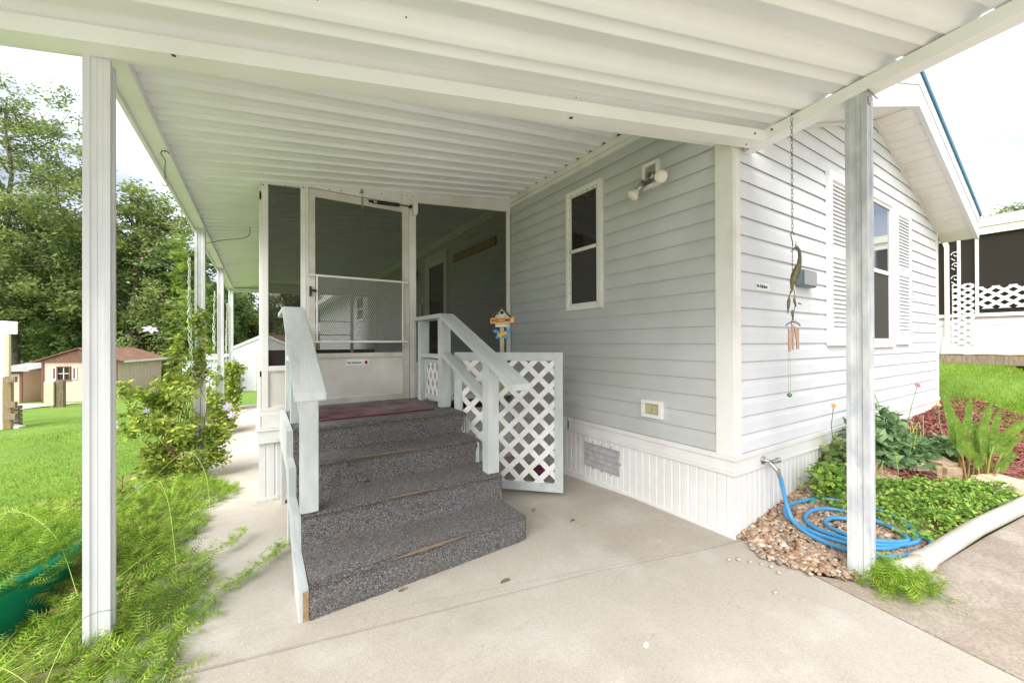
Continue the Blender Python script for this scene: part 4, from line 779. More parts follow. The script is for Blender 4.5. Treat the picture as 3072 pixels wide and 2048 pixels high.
# ------------------------------------------------------------------ hose, drain pipe
def catmull(P, n=6):
    P = [Vector(p) for p in P]; o = []
    for i in range(len(P)-1):
        p0, p1, p2, p3 = P[max(i-1, 0)], P[i], P[i+1], P[min(i+2, len(P)-1)]
        for k in range(n): t = k/n; o.append(.5*((2*p1)+(p2-p0)*t+(2*p0-5*p1+4*p2-p3)*t*t+(3*p1-p0-3*p2+p3)*t**3))
    return o+[P[-1]]
ho = thing('garden_hose', 'blue garden hose running from the faucet and coiled on the gravel', 'hose', (2.93, 1.29, .05))
HA = [(2.932, 1.285, .40), (2.945, 1.275, .35), (2.955, 1.26, .26), (2.95, 1.235, .17), (2.93, 1.19, .10), (2.88, 1.08, .072), (2.86, .93, .066), (2.90, .80, .066), (3.01, .71, .07), (3.14, .665, .075), (3.25, .64, .08), (3.33, .645, .085), (3.36, .69, .09)]
HB = [(3.36, .69, .09), (3.30, .72, .085), (3.07, .75, .085), (2.975, .84, .075), (2.93, .97, .075), (2.925, 1.10, .08), (2.96, 1.23, .10), (3.06, 1.30, .115), (3.19, 1.31, .12), (3.33, 1.25, .14), (3.42, 1.17, .15), (3.48, 1.05, .15), (3.51, .93, .14), (3.48, .81, .12), (3.38, .72, .10), (3.25, .69, .095), (3.10, .75, .09), (3.0, .86, .085), (2.97, .99, .085), (2.98, 1.10, .09), (3.04, 1.17, .10), (3.15, 1.185, .12), (3.26, 1.14, .13), (3.32, 1.04, .13), (3.34, .90, .12), (3.30, .77, .105), (3.21, .72, .10), (3.11, .77, .10), (3.04, .86, .095), (3.02, .96, .095), (3.05, 1.05, .10), (3.11, 1.08, .11), (3.18, 1.05, .12), (3.23, .98, .12)]
b = MB(); b.tube(catmull(HA+HB[1:], 8), .0128, 10); b.build('hose_body', M['hose'], ho)
b = MB(); b.lathe([(.013, 0), (.015, .01), (.013, .035), (.010, .06)], (2.931, 1.287, .415), 14, (.08, -.08, -.5)); b.build('coupling', M['metal'], ho)
b = MB(); cc = catmull(HA[:4], 12)
for i in range(3, 26):
    p = cc[i]; b.lathe([(.0095, -.0012), (.0115, 0), (.0095, .0012)], p, 12, tuple((cc[i+1]-cc[i]).normalized()))
b.build('strain_relief', mat('silver_blue_spring', (.25, .42, .55), .3, metal=.5), ho)
b = MB(); b.lathe([(0, 0), (.016, 0), (.017, .028), (.012, .034), (0, .034)], (3.30, 1.235, .135), 14, (1, -.35, 0)); b.build('end_cap', mat('green_plastic', (.02, .35, .10), .4), ho)
pp = thing('drain_pipe', 'white plastic drain pipe lying along the edge of the flower bed', 'pipe', (3.05, .62, .05))
PPt = [(3.03, .625), (3.75, .535), (4.5, .42), (6.0, .19), (7.6, -.05)]
b = MB(); b.tube([(x, y, TZ(x, y)+.046) for x, y in PPt], .046, 26); b.build('pipe_body', M['pvc'], pp)
a0 = Vector((3.03, .625, TZ(3.03, .62)+.046)); dd = Vector((.992, -.124, 0.0))
b = MB(); b.lathe([(.046, .0), (.051, .002), (.053, .05), (.053, .075), (.051, .078), (.047, .08)], a0-dd*.03, 26, dd); b.build('collar', M['pvc'], pp)
b = MB(); b.tube([a0-dd*.0, a0-dd*.08+Vector((0, .0, -.002)), a0-dd*.15+Vector((-.005, .03, -.018)), a0-dd*.20+Vector((-.01, .075, -.05))], [.046, .046, .045, .044], 22); b.build('elbow', M['pvc'], pp)

# ------------------------------------------------------------------ gravel, stones, mulch
def stone_verts():
    bm = bmesh.new(); bmesh.ops.create_icosphere(bm, subdivisions=1, radius=1); v = np.array([x.co[:] for x in bm.verts]); f = np.array([[q.index for q in fc_.verts] for fc_ in bm.faces]); bm.free(); return v, f
SV, SF = stone_verts()
def scatter_stones(n, samp, lo, hi, seed):
    r = np.random.default_rng(seed); Vs = []; Fs = []
    for i in range(n):
        x, y = samp(r); s_ = r.uniform(lo, hi)*(1 if r.random() > .08 else 1.6); sc = np.array([s_*r.uniform(.8, 1.5), s_*r.uniform(.7, 1.1), s_*r.uniform(.5, .8)])
        v = SV*(1+r.normal(0, .13, (len(SV), 1)))*sc; a = r.uniform(0, 6.28); t = r.normal(0, .3); ca, sa = cos(a), sin(a)
        v = np.stack([v[:, 0]*ca-v[:, 1]*sa, v[:, 0]*sa+v[:, 1]*ca, v[:, 2]+v[:, 0]*t*.4], 1)+np.array([x, y, max(TZ(x, y), 0)+.006+s_*.35+r.uniform(0, .010)])
        Vs.append(v); Fs.append(SF+i*len(SV))
    return np.concatenate(Vs), np.concatenate(Fs)
GP = [(2.64, 1.385), (2.48, 1.16), (2.50, .98), (2.66, .80), (2.80, .70), (2.98, .67), (3.3, .66), (3.7, .72), (4.1, .92), (4.45, 1.10), (4.0, 1.36), (3.4, 1.385)]
def in_gp(r):
    while True:
        x, y = r.uniform(2.45, 4.5), r.uniform(.6, 1.39)
        if inpoly(x, y, GP): return (x+r.normal(0, .018), min(1.385, y+r.normal(0, .018))) if x < 3.0 and y > .72 else (x, y)
V, F = scatter_stones(6000, in_gp, .0075, .0165, 3); tag(np_mesh('gravel', V, F, M['gravel']), 'tan river gravel at the house corner under the coiled hose', 'gravel', kind='stuff')
tag(sheet('gravel_base', list(np.arange(2.45, 4.5, .04)), list(np.arange(.62, 1.40, .04)), lambda x, y: max(TZ(x, y), 0)+.002, mat('gravel_dirt', (.27, .20, .13), .95, (.36, .27, .18), 60, .5, .01, 90), inside=lambda x, y: inpoly(x, y, GP) and x > 2.6), None, kind='structure')
for i, (x, y, s_) in enumerate(((2.35, 1.24, .014), (2.38, 1.19, .013), (2.30, 1.27, .012), (2.40, 1.05, .012), (2.20, .98, .011), (2.43, 1.10, .013), (2.41, 1.145, .010))):
    r = np.random.default_rng(50+i); v = SV*(1+r.normal(0, .12, (len(SV), 1)))*np.array([s_*1.3, s_, s_*.7])+np.array([x, y, s_*.6])
    tag(np_mesh('pebble', v, SF, M['gravel'], org=(x, y, 0)), 'small tan pebble lying loose on the concrete just outside the gravel corner', 'pebble', 'loose pebbles on the concrete')
r = np.random.default_rng(12); n = 9000; bx = []; 
while len(bx) < n:
    x, y = r.uniform(2.7, 8.3), r.uniform(.1, 1.4)
    if inpoly(x, y, BEDP) and not (inpoly(x, y, GP) and x < 4.2): bx.append((x, y, TZ(x, y)+.014+r.uniform(0, .018)))
bx = np.array(bx); a = r.uniform(0, pi, n); L_ = r.uniform(.015, .055, n); W_ = r.uniform(.003, .007, n); tz = r.normal(0, .25, n)
dv = np.stack([np.cos(a), np.sin(a), tz], 1)*L_[:, None]; sv = np.stack([-np.sin(a), np.cos(a), r.normal(0, .4, n)], 1)*W_[:, None]
Vq = np.stack([bx-dv-sv, bx+dv-sv, bx+dv+sv, bx-dv+sv], 1).reshape(-1, 3); tag(np_mesh('mulch', Vq, np.arange(4*n).reshape(-1, 4), M['chips']), 'shredded red brown wood mulch over the flower bed', 'mulch', kind='stuff')
def rock(name, c, size, rz, m, seed, label, grp='rocks edging the flower bed', sharp=.10):
    bm = bmesh.new(); bmesh.ops.create_cube(bm, size=2); bmesh.ops.bevel(bm, geom=bm.edges[:], offset=.35, segments=2, affect='EDGES'); bmesh.ops.subdivide_edges(bm, edges=bm.edges[:], cuts=1, use_grid_fill=True)
    r = random.Random(seed); 
    for v in bm.verts:
        k = 1+sharp*sin(v.co.x*3+seed)*cos(v.co.y*2.5+seed*2)+sharp*.6*sin(v.co.z*5+v.co.x*4); v.co = Vector((v.co.x*size[0]/2*k, v.co.y*size[1]/2*k, v.co.z*size[2]/2*k))+Vector([r.gauss(0, .0022) for _ in range(3)])
    b = MB().bm(bm, Matrix.Translation(c) @ Matrix.Rotation(rz, 4, 'Z') @ Matrix.Rotation(.06, 4, 'X'), False); o = b.build(name, m, None, org=c); return tag(o, label, 'rock', grp)
rock('rock', (4.16, 1.16, .25), (.17, .14, .17), .5, M['rock_tan'], 2, 'squat tan rock right behind the fluted carport post')
rock('rock', (4.53, 1.03, .245), (.38, .13, .075), -.75, M['rock_pale'], 3, 'long flat pale rock leaning low at the back of the gravel')
rock('rock', (4.68, .84, .225), (.24, .19, .15), -.5, mat('brown_rock', (.34, .25, .16), .85, (.42, .32, .20), 8, .5, .006, 30), 5, 'brown blocky rock just left of the tall broad leaved plant')
rock('rock', (4.78, .55, .17), (.27, .24, .12), -.3, M['rock_pale'], 7, 'large smooth sandstone rock touching the white pipe', sharp=.05)
rock('rock', (4.45, .50, .115), (.10, .07, .05), .2, M['rock_pale'], 9, 'small pale rock in front of the large sandstone one')
# ------------------------------------------------------------------ neighbouring buildings
FARPROF = [(.003, 0), (.02, 0), (.017, .08), (.004, .12)]
nb = thing('neighbour_house', 'white neighbouring house with a long screened porch and lattice beyond the right lawn', 'house', (12.45, 2, .9))
NX = 12.45; b = MB()
b.box(NX, NX+.12, -6, 4.5, 3.555, 3.70); b.box(NX-.03, NX, -6, 4.5, 3.60, 3.76); b.box(NX+.01, NX+.10, -6, 4.5, 3.45, 3.555); b.build('fascia', mat('cream_white_fascia', (.72, .72, .62), .5), nb)
b = MB(); b.prism([(NX-.03, -6, 3.761), (NX+5, -6, 4.1), (NX+5, -6, 4.14), (NX-.03, -6, 3.80)], (0, 10.5, 0)); b.build('roof', M['grey_roof'], nb)
b = MB(); b.box(NX+.02, NX+.08, -6, 4.5, 1.772, 1.84)
for y in (1.975, 1.725, -.6, -2.8): b.bevbox(NX+.01, NX+.08, y-.02, y+.025, 1.8, 3.46, .003)
b.build('porch_frame', M['white'], nb)
b = MB()
yy = -6.0
while yy < 4.5: b.box(NX+.03, NX+.05, yy, min(yy+.148, 4.5), .92, 1.70); yy += .15
b.box(NX+.02, NX+.06, -6, 4.5, 1.60, 1.71); b.build('knee_wall', mat('aged_white_panel', (.58, .58, .59), .7), nb)
b = MB(); b.box(NX+.045, NX+.06, -6, 4.5, 1.70, 1.775); b.box(NX+3.2, NX+3.3, -6, 4.5, 1.0, 4.0); b.build('back_wall', mat('dim_porch_wall', (.30, .25, .22), .9), nb)
b = MB(); b.box(NX+3.15, NX+3.19, -1.5, -.4, 1.7, 3.3); b.box(NX+3.1, NX+3.14, .6, .68, 1.5, 3.4); b.build('inner_post', mat('dim_grey', (.2, .2, .2), .8), nb)
b = MB(); b.add([(NX+.07, -6, 1.84), (NX+.07, 4.5, 1.84), (NX+.07, 4.5, 3.45), (NX+.07, -6, 3.45)], [(0, 1, 2, 3)]); b.build('screen_panel', M['porch_screen'], nb)
lattice(lambda u, v, o: (NX-.01+o, u, v), 1.76, 2.07, 1.20, 2.47, .105, .042, 'lattice_panel', nb, .75); lattice(lambda u, v, o: (NX+.0+o, u, v), -6, 1.70, 1.93, 2.38, .13, .05, 'lattice_panel', nb, .75)
b = MB()
for (zc, r_) in ((3.10, .07), (2.88, .055), (2.60, .07)):
    b = MB(); b.tube([(NX, 2.02+r_*.9*cos(t)*(1-t/9), zc+r_*sin(t)*(1-t/9)) for t in [i*.45 for i in range(15)]], .008, 6); b.tube([(NX, 2.08, zc-r_), (NX, 2.03, zc-r_*1.8)], .008, 6); b.build('scroll_bracket', M['white'], nb)
b = MB(); b.obox((NX-.06, 2.135, 1.33), (NX-.06, 2.135, 3.30), .07, .05, up=(1, 0, 0)); b.obox((NX-.06, 2.135, 3.28), (NX-.05, 2.19, 3.50), .075, .06, up=(1, 0, 0)); ds = b.build('downspout', mat('beige_downspout', (.62, .54, .44), .5), nb)
b = MB(); b.obox((NX-.06, 2.135, 1.34), (NX-.16, 2.17, .93), .09, .06, up=(1, 0, 0)); b.build('downspout_elbow', M['white'], ds)
b = MB(); b.box(NX-.35, NX+.02, -6, 4.5, .80, .985); b.build('plank_border', M['grey_wood'], None); 
ob_ = bpy.data.objects['plank_border']; tag(ob_, 'weathered timber border along the foot of the neighbouring screened porch', 'timber border')
tag(sheet('straw_mulch', list(np.arange(NX-.34, NX+.03, .06)), list(np.arange(-6, 4.5, .15)), lambda x, y: 1.0+.02*sin(y*7)*cos(x*31), M['wood_bare']), None, kind='structure')

def gz(x, y): return TZ(x, y)
# white garage seen past the porch posts
ga = thing('garage', 'small white garage with a brown roof and a white door far behind the porch posts', 'garage', (-1.3, 30, -2))
A, gd2, gn2 = Vector((-1.34, 30.08)), Vector((.985, -.17)), Vector((-.17, -.985)); Wg = 3.3; zb = -1.9; ze = 1.02; zr_ = 1.82
gl = lambda z: 0 if z < ze else (z-ze)/(zr_-ze)*Wg/2; gr = lambda z: Wg if z < ze else Wg-(z-ze)/(zr_-ze)*Wg/2
b = siding(MB(), A, gd2, gn2, gl, gr, zb, zr_, ch=.14); bk = Vector((.45, .89))
b.prism([(A.x, A.y, zb), (A.x, A.y, ze), (A.x+bk.x*.01, A.y+bk.y*.01, ze)], (bk.x*6, bk.y*6, 0)); e_ = A+gd2*Wg; b.prism([(e_.x, e_.y, zb), (e_.x, e_.y, ze), (e_.x+.01, e_.y, ze)], (bk.x*6, bk.y*6, 0)); b.build('wall', mat('white_garage_siding', (.66, .63, .66), .5), ga)
b = MB(); m_ = A+gd2*(Wg/2)
for p, q in ((A-gd2*.15, m_), (e_+gd2*.15, m_)):
    b.obox((p.x+gn2.x*.06, p.y+gn2.y*.06, ze-.06), (q.x+gn2.x*.06, q.y+gn2.y*.06, zr_+.03), .05, .16)
b.build('fascia', M['white'], ga)
b = MB()
for p in (A-gd2*.2, e_+gd2*.2): b.add([(p.x+gn2.x*.1, p.y+gn2.y*.1, ze+.0), (m_.x+gn2.x*.1, m_.y+gn2.y*.1, zr_+.12), (m_.x+bk.x*6, m_.y+bk.y*6, zr_+.12), (p.x+bk.x*6, p.y+bk.y*6, ze+.0)], [(0, 1, 2, 3)])
b.build('roof', M['brown_roof'], ga)
def gq(s, z, o): p = A+gd2*s+gn2*o; return (p.x, p.y, z)
def gbox(b, s0, s1, z0, z1, o0, o1): P = [gq(s, z, o) for o in (o0, o1) for s, z in ((s0, z0), (s1, z0), (s1, z1), (s0, z1))]; b.add(P, [(0, 1, 2, 3), (4, 7, 6, 5), (0, 4, 5, 1), (1, 5, 6, 2), (2, 6, 7, 3), (3, 7, 4, 0)])
b = MB(); gbox(b, 1.12, 1.20, zb, .42, .02, .07); gbox(b, 2.12, 2.20, zb, .42, .02, .07); gbox(b, 1.2, 2.12, .34, .42, .02, .07); gdr = b.build('door', M['white'], ga)
b = MB(); gbox(b, 1.2, 2.12, zb+.05, .34, .01, .035); b.build('door_leaf', M['white'], gdr); b = MB(); gbox(b, 1.45, 1.88, -.75, .22, .035, .05); b.build('pane', M['glass_dark'], gdr)
b = MB(); gbox(b, 1.50, 1.60, 1.45, 1.62, .03, .10); gbox(b, 1.70, 1.80, 1.45, 1.62, .03, .10); b.build('gable_light', M['darkmetal'], ga)
# pale shed behind the vines
ps = thing('garden_shed', 'pale blue grey shed with a white low roof behind the flowering vines', 'shed', (-3.2, 27.5, -2))
b = MB(); b.prism([(-3.7, 29.2, -2.1), (-2.0, 28.5, -2.1), (-1.5, 30.1, -2.1), (-3.2, 30.8, -2.1)], (0, 0, 2.45)); b.build('wall', M['paleblue'], ps)
b = MB(); b.prism([(-3.85, 29.1, .36), (-1.95, 28.3, .36), (-1.4, 30.2, .55), (-3.3, 31.0, .55)], (0, 0, .08)); b.build('roof', M['white'], ps)
# tan shed with brown gable, shutters and turbine vent
def qbox(b, A, d, n, s0, s1, z0, z1, o0, o1):
    P = [(A[0]+d[0]*s+n[0]*o, A[1]+d[1]*s+n[1]*o, z) for o in (o0, o1) for s, z in ((s0, z0), (s1, z0), (s1, z1), (s0, z1))]; return b.add(P, [(0, 1, 2, 3), (4, 7, 6, 5), (0, 4, 5, 1), (1, 5, 6, 2), (2, 6, 7, 3), (3, 7, 4, 0)])
ts = thing('storage_shed', 'large tan storage shed with brown gable, shuttered window and turbine roof vent', 'shed', (-8, 30, -1.9))
P1, P2, P3 = Vector((-9.48, 30.40)), Vector((-6.42, 29.41)), Vector((-5.20, 32.95)); fdv = (P2-P1).normalized(); fn = Vector((fdv.y, -fdv.x)); sdv = (P3-P2).normalized(); sn = Vector((sdv.y, -sdv.x)); WF, WS = (P2-P1).length, (P3-P2).length; zb, ze, zp = -2.1, .42, 1.02
b = MB(); b.prism([(P1.x, P1.y, zb), (P2.x, P2.y, zb), (P3.x, P3.y, zb), (P1.x+sdv.x*WS, P1.y+sdv.y*WS, zb)], (0, 0, ze-zb))
k = .3
while k < WS: qbox(b, P2, sdv, sn, k, k+.02, zb, ze-.05, .0, .012); k += .30
b.build('wall', M['tan_shed'], ts)
b = MB(); mid = P1+fdv*(WF/2)
b.add([(P1.x+fn.x*.1-fdv.x*.2, P1.y+fn.y*.1-fdv.y*.2, ze-.06), (P2.x+fn.x*.1+fdv.x*.25, P2.y+fn.y*.1+fdv.y*.25, ze-.06), (mid.x+fn.x*.1, mid.y+fn.y*.1, zp)], [(0, 1, 2)])
qbox(b, P1, fdv, fn, 0, .09, zb, ze, .005, .04); qbox(b, P1, fdv, fn, WF-.05, WF, zb, ze, .005, .04); qbox(b, P1, fdv, fn, 1.72, 1.80, zb+.1, ze-.15, .005, .03); b.build('gable_trim', M['brown_trim'], ts)
b = MB()
for p, s_ in ((P1, -1), (P2, 1)):
    q0, q1 = p+fdv*s_*.3+fn*.2, mid+fn*.2; b.prism([(q0.x, q0.y, ze-.07), (q1.x, q1.y, zp+.03), (q1.x, q1.y, zp+.07), (q0.x, q0.y, ze-.03)], (sdv.x*(WS+.4), sdv.y*(WS+.4), 0))
rf = b.build('roof', M['brown_roof'], ts)
b = MB(); tv = mid+sdv*1.0; b.lathe([(.15, -.05), (.15, .18)], (tv.x, tv.y, zp), 16); b.build('turbine_base', M['galv2'], rf)
b = MB(); 
for k in range(14): a = k*2*pi/14; b.tube([(tv.x+.13*cos(a), tv.y+.13*sin(a), zp+.18), (tv.x+.22*cos(a+.4), tv.y+.22*sin(a+.4), zp+.28), (tv.x+.20*cos(a+.8), tv.y+.20*sin(a+.8), zp+.38), (tv.x+.06*cos(a+1.1), tv.y+.06*sin(a+1.1), zp+.42)], .03, 5)
b.build('turbine_vent', M['galv2'], rf)
b = MB(); q0 = P2+fdv*.28+sn*.0; b.obox((q0.x, q0.y, ze-.09), (q0.x+sdv.x*(WS+.5), q0.y+sdv.y*(WS+.5), ze-.06), .05, .10); b.build('side_fascia', M['white'], ts)
b = MB()
for a in ((.62, 1.22, -.62, -.56), (.62, 1.22, .06, .12), (.62, .69, -.56, .06), (1.15, 1.22, -.56, .06)): qbox(b, P1, fdv, fn, *a, .01, .07)
wd_ = b.build('window', M['brown_trim'], ts); b = MB(); qbox(b, P1, fdv, fn, .69, 1.15, -.56, .06, .005, .02); b.build('pane', M['glass_dark'], wd_); b = MB(); qbox(b, P1, fdv, fn, .90, .93, -.56, .06, .02, .04); qbox(b, P1, fdv, fn, .69, 1.15, -.27, -.24, .02, .04); b.build('muntin', M['white'], wd_)
for s0 in (.42, 1.26):
    b = MB(); qbox(b, P1, fdv, fn, s0, s0+.20, -.58, .10, .01, .04); sh = b.build('shutter', M['white'], ts); b = MB(); qbox(b, P1, fdv, fn, s0+.06, s0+.14, -.52, .04, .04, .05); b.build('shutter_panel', M['brown_trim'], sh)
s2 = thing('storage_shed', 'low tan lean-to shed with a flat grey roof left of the gabled tan shed', 'shed', (-10.5, 31, -1.9))
Q1, Q2 = Vector((-11.6, 31.4)), Vector((-10.35, 31.05)); qd = (Q2-Q1).normalized(); qn = Vector((qd.y, -qd.x)); qs = (Vector((-9.6, 33.4))-Q2).normalized()
b = MB(); b.prism([(Q1.x, Q1.y, -2.1), (Q2.x, Q2.y, -2.1), (Q2.x+qs.x*2.4, Q2.y+qs.y*2.4, -2.1), (Q1.x+qs.x*2.4, Q1.y+qs.y*2.4, -2.1)], (0, 0, 1.98)); b.build('wall', M['tan_shed'], s2)
b = MB(); qbox(b, Q2-qd*.12, qd, qn, 0, .12, -2.1, -.12, .005, .04); qbox(b, Q1, qd, qn, 0, 1.3, -.24, -.12, .005, .05); b.build('trim', M['brown_trim'], s2)
b = MB(); b.prism([(Q1.x-.3, Q1.y-.3, -.12), (Q2.x+.3, Q2.y-.3, -.12), (Q2.x+qs.x*2.6+.3, Q2.y+qs.y*2.6, .16), (Q1.x+qs.x*2.6-.3, Q1.y+qs.y*2.6, .16)], (0, 0, .07)); b.build('roof', M['grey_roof'], s2)
up_ = thing('utility_pedestal', 'yellowed utility box strapped to a weathered wooden post on the left lawn', 'utility box', (-7.84, 26.8, -1.9))
b = MB(); b.bevbox(-8.25, -7.93, 26.6, 26.9, -1.55, -.42, .02); b.build('box', mat('yellowed_metal', (.62, .55, .32), .6, (.66, .63, .52), 1.5, .5), up_)
b = MB(); b.bevbox(-7.90, -7.62, 26.65, 26.9, -2.05, -.40, .03); b.build('post', M['grey_wood'], up_); b = MB(); b.tube([(-8.02, 26.75, -2.05), (-8.02, 26.75, -1.5)], .06, 10); b.build('conduit', M['galv'], up_)
# neighbour at far left edge: porch corner and deck
n2 = thing('neighbour_porch', 'corner of a neighbouring white porch with downspout and grey deck rail, far left', 'porch', (-6.2, 16.6, -1))
def wl(px, d): r_ = (px-1536)/1189*d; return (.538*d+.843*r_, .843*d-.538*r_)
D = 10.6; ax_ = Vector((.843, -.538)); c0 = Vector(wl(52, D)); bkv = Vector((-.75, .66))
b = MB(); b.prism([(c0.x, c0.y, 1.55), (c0.x, c0.y, 1.86), (c0.x-.03, c0.y, 1.86), (c0.x-.03, c0.y, 1.55)], (-ax_.x*5, -ax_.y*5, .25)); b.prism([(c0.x, c0.y, 1.84), (c0.x-ax_.x*5, c0.y-ax_.y*5, 2.1), (c0.x-ax_.x*5+bkv.x*3, c0.y-ax_.y*5+bkv.y*3, 2.1), (c0.x+bkv.x*3, c0.y+bkv.y*3, 1.84)], (0, 0, .04)); b.build('roof', M['white'], n2)
for px, w__, m, nm, zt in ((10, .085, M['white'], 'downspout', 1.60), (23, .045, mat('cream_post', (.60, .52, .38), .6), 'post', 1.58)):
    x, y = wl(px, D); b = MB(); b.bevbox(x-w__, x+w__, y-w__, y+w__, gz(x, y), zt, .01)
    if nm == 'downspout': b.obox((x, y, gz(x, y)+.10), (x+.42, y-.27, gz(x, y)+.03), .16, .12)
    b.build(nm, m, n2)
b = MB(); x, y = wl(26, D-.1); b.bevbox(x-.09, x+.07, y-.07, y+.07, gz(x, y), .42, .01); b.build('deck_post', M['wood_bare'], n2)
b = MB()
for z in (.36, -.30, -.62): x0, y0 = wl(18, D-.2); MB().obox((x0, y0, z), (x0+.23, y0-.16, z), .06, .15).build('deck_rail', M['grey_wood'], n2)
b = MB(); x, y = wl(36, D+.5)
for k in range(5): b.bevbox(x-.10, x+.16, y-.12, y+.12, gz(x, y)+.02+k*.12, gz(x, y)+.12+k*.12, .01)
b.build('deck_step', M['grey_wood'], n2)

# ------------------------------------------------------------------ trees
def leaf_quads(C_, n, size, seed, up=.35, asp=.45):
    r = np.random.default_rng(seed); d = r.normal(0, 1, (n, 3)); d[:, 2] = d[:, 2]*.6-.1; d /= np.linalg.norm(d, axis=1, keepdims=True)
    q = r.normal(0, 1, (n, 3)); q[:, 2] += up; s = np.cross(d, q); s /= (np.linalg.norm(s, axis=1, keepdims=True)+1e-9); L_ = (size*r.uniform(.6, 1.35, n))[:, None]
    return np.stack([C_, C_+d*L_*.45+s*L_*asp*.5, C_+d*L_, C_+d*L_*.5-s*L_*asp*.5], 1).reshape(-1, 3)
def tree(x, y, h, cr, seed, label, leafm='leaf', n=14000, size=.26, base=.22, gap=.5, zb=None, name='tree', trunk_r=.28, cl=.55, shape=1.0):
    r = random.Random(seed); z0 = gz(x, y)-.1 if zb is None else zb; root = thing(name, label, 'tree', (x, y, z0), 'trees behind the lawns')
    b = MB(); top = Vector((x+r.uniform(-.5, .5), y, z0+h*.93)); P = [Vector((x, y, z0)).lerp(top, t)+Vector((r.uniform(-.12, .12), r.uniform(-.12, .12), 0))*(t > 0)*h*.06 for t in (0, .15, .3, .45, .6, .75, .9, 1)]
    b.tube(P, [trunk_r*(1-.9*t)+.02 for t in (0, .15, .3, .45, .6, .75, .9, 1)], 8); cents = []; wts = []
    nb_ = int(16+h*1.1)
    for i in range(nb_):
        t = base+(1-base)*(i+.5)/nb_; a = i*2.4+r.uniform(-.5, .5); p0 = P[0].lerp(P[-1], min(t*.95, .98)); env = cr*(sin(pi*min(1, (t-base)/(1-base)*.83+.15))**.7)*shape*r.uniform(.55, 1.15)
        if r.random() < gap*.25: continue
        tip = p0+Vector((cos(a)*env, sin(a)*env, env*r.uniform(.15, .75))); m1 = p0.lerp(tip, .5)+Vector((r.uniform(-.3, .3), r.uniform(-.3, .3), -.08*env)); b.tube([p0, m1, tip], [trunk_r*.34*(1-t*.6), trunk_r*.16, .015], 5, False)
        for k in range(r.randint(4, 6)):
            s = r.uniform(.35, 1.05); q = p0.lerp(tip, s)+Vector((r.gauss(0, 1), r.gauss(0, 1), r.gauss(0, .7)))*cr*.20; b.tube([p0.lerp(tip, s*.85), q], [trunk_r*.09, .01], 4, False)
            for j in range(r.randint(2, 4)): cc = q+Vector((r.gauss(0, 1), r.gauss(0, 1), r.gauss(0, .8)))*cr*.10; cents.append(cc); wts.append(r.uniform(.4, 1.3))
    b.build('trunk', M['bark'], root)
    R2 = np.random.default_rng(seed); cents = np.array([c[:] for c in cents]); wts = np.array(wts)/sum(wts); ix = R2.choice(len(cents), n, p=wts); g_ = R2.normal(0, 1, (n, 3))*np.array([1, 1, .65])*cl*cr*.16
    V = leaf_quads(cents[ix]+g_, n, size, seed+1); np_mesh('crown', V, np.arange(len(V)).reshape(-1, 4), M[leafm], root); return root
def W3(px, d): return wl(px, d)
tl = [(40, 27, 21.5, 5.6, 'tallest open crowned tree at the left edge, its twigs reaching into the sky', 'leaf', 30000, .24, .9),
      (-190, 25, 16, 4.5, 'leafy tree cut off by the left edge behind the neighbouring porch', 'leaf', 12000, .3, .5),
      (205, 29, 14.5, 4.0, 'dark tree right behind the lean-to shed', 'leaf2', 20000, .28, .4),
      (390, 29, 14.8, 4.6, 'rounded green tree rising behind the gabled tan shed', 'leaf', 30000, .27, .3),
      (530, 33, 12.0, 4.2, 'dark tree behind the vine covered porch post', 'leaf2', 22000, .30, .3),
      (645, 40, 9.5, 3.6, 'tree behind the pale blue grey shed', 'leaf2', 16000, .36, .4),
      (750, 47, 6.6, 4.6, 'bright green bushy tree behind the white garage', 'leaf3', 18000, .36, .2),
      (905, 47, 10.2, 4.6, 'pale green tree seen through the screens of the porch', 'leaf3', 18000, .36, .3),
      (90, 36, 12, 5.5, 'dense low tree deep behind the lean-to shed', 'leaf2', 18000, .36, .2),
      (300, 37, 11, 5.5, 'dense low tree deep behind the gabled shed', 'leaf2', 18000, .36, .2),
      (470, 39, 10.5, 5.5, 'dense low tree between the gabled shed and the vines', 'leaf2', 18000, .36, .2)]
for i, (px, d, h, cr, lab, lm, n, sz, gp) in enumerate(tl):
    x, y = W3(px, d); tree(x, y, h, cr, 100+i, lab, lm, n, sz, base=.12 if i > 1 else .20, gap=gp, cl=.45 if i else .34)
for i, (px, d, h, cr, lab) in enumerate(((3120, 38, 14.5, 4.0, 'tree at the right edge showing a few leafy twigs above the neighbouring roof'), (2960, 48, 11.0, 5, 'distant round tree just right of the gable eave'), (3050, 52, 12.2, 5.5, 'distant tree over the middle of the neighbouring roof'), (3190, 45, 13, 5.5, 'distant dark tree behind the right edge tree'))):
    x, y = W3(px, d); tree(x, y, h, cr, 300+i, lab, 'leaf2' if i else 'leaf', 16000, .34, base=.1)
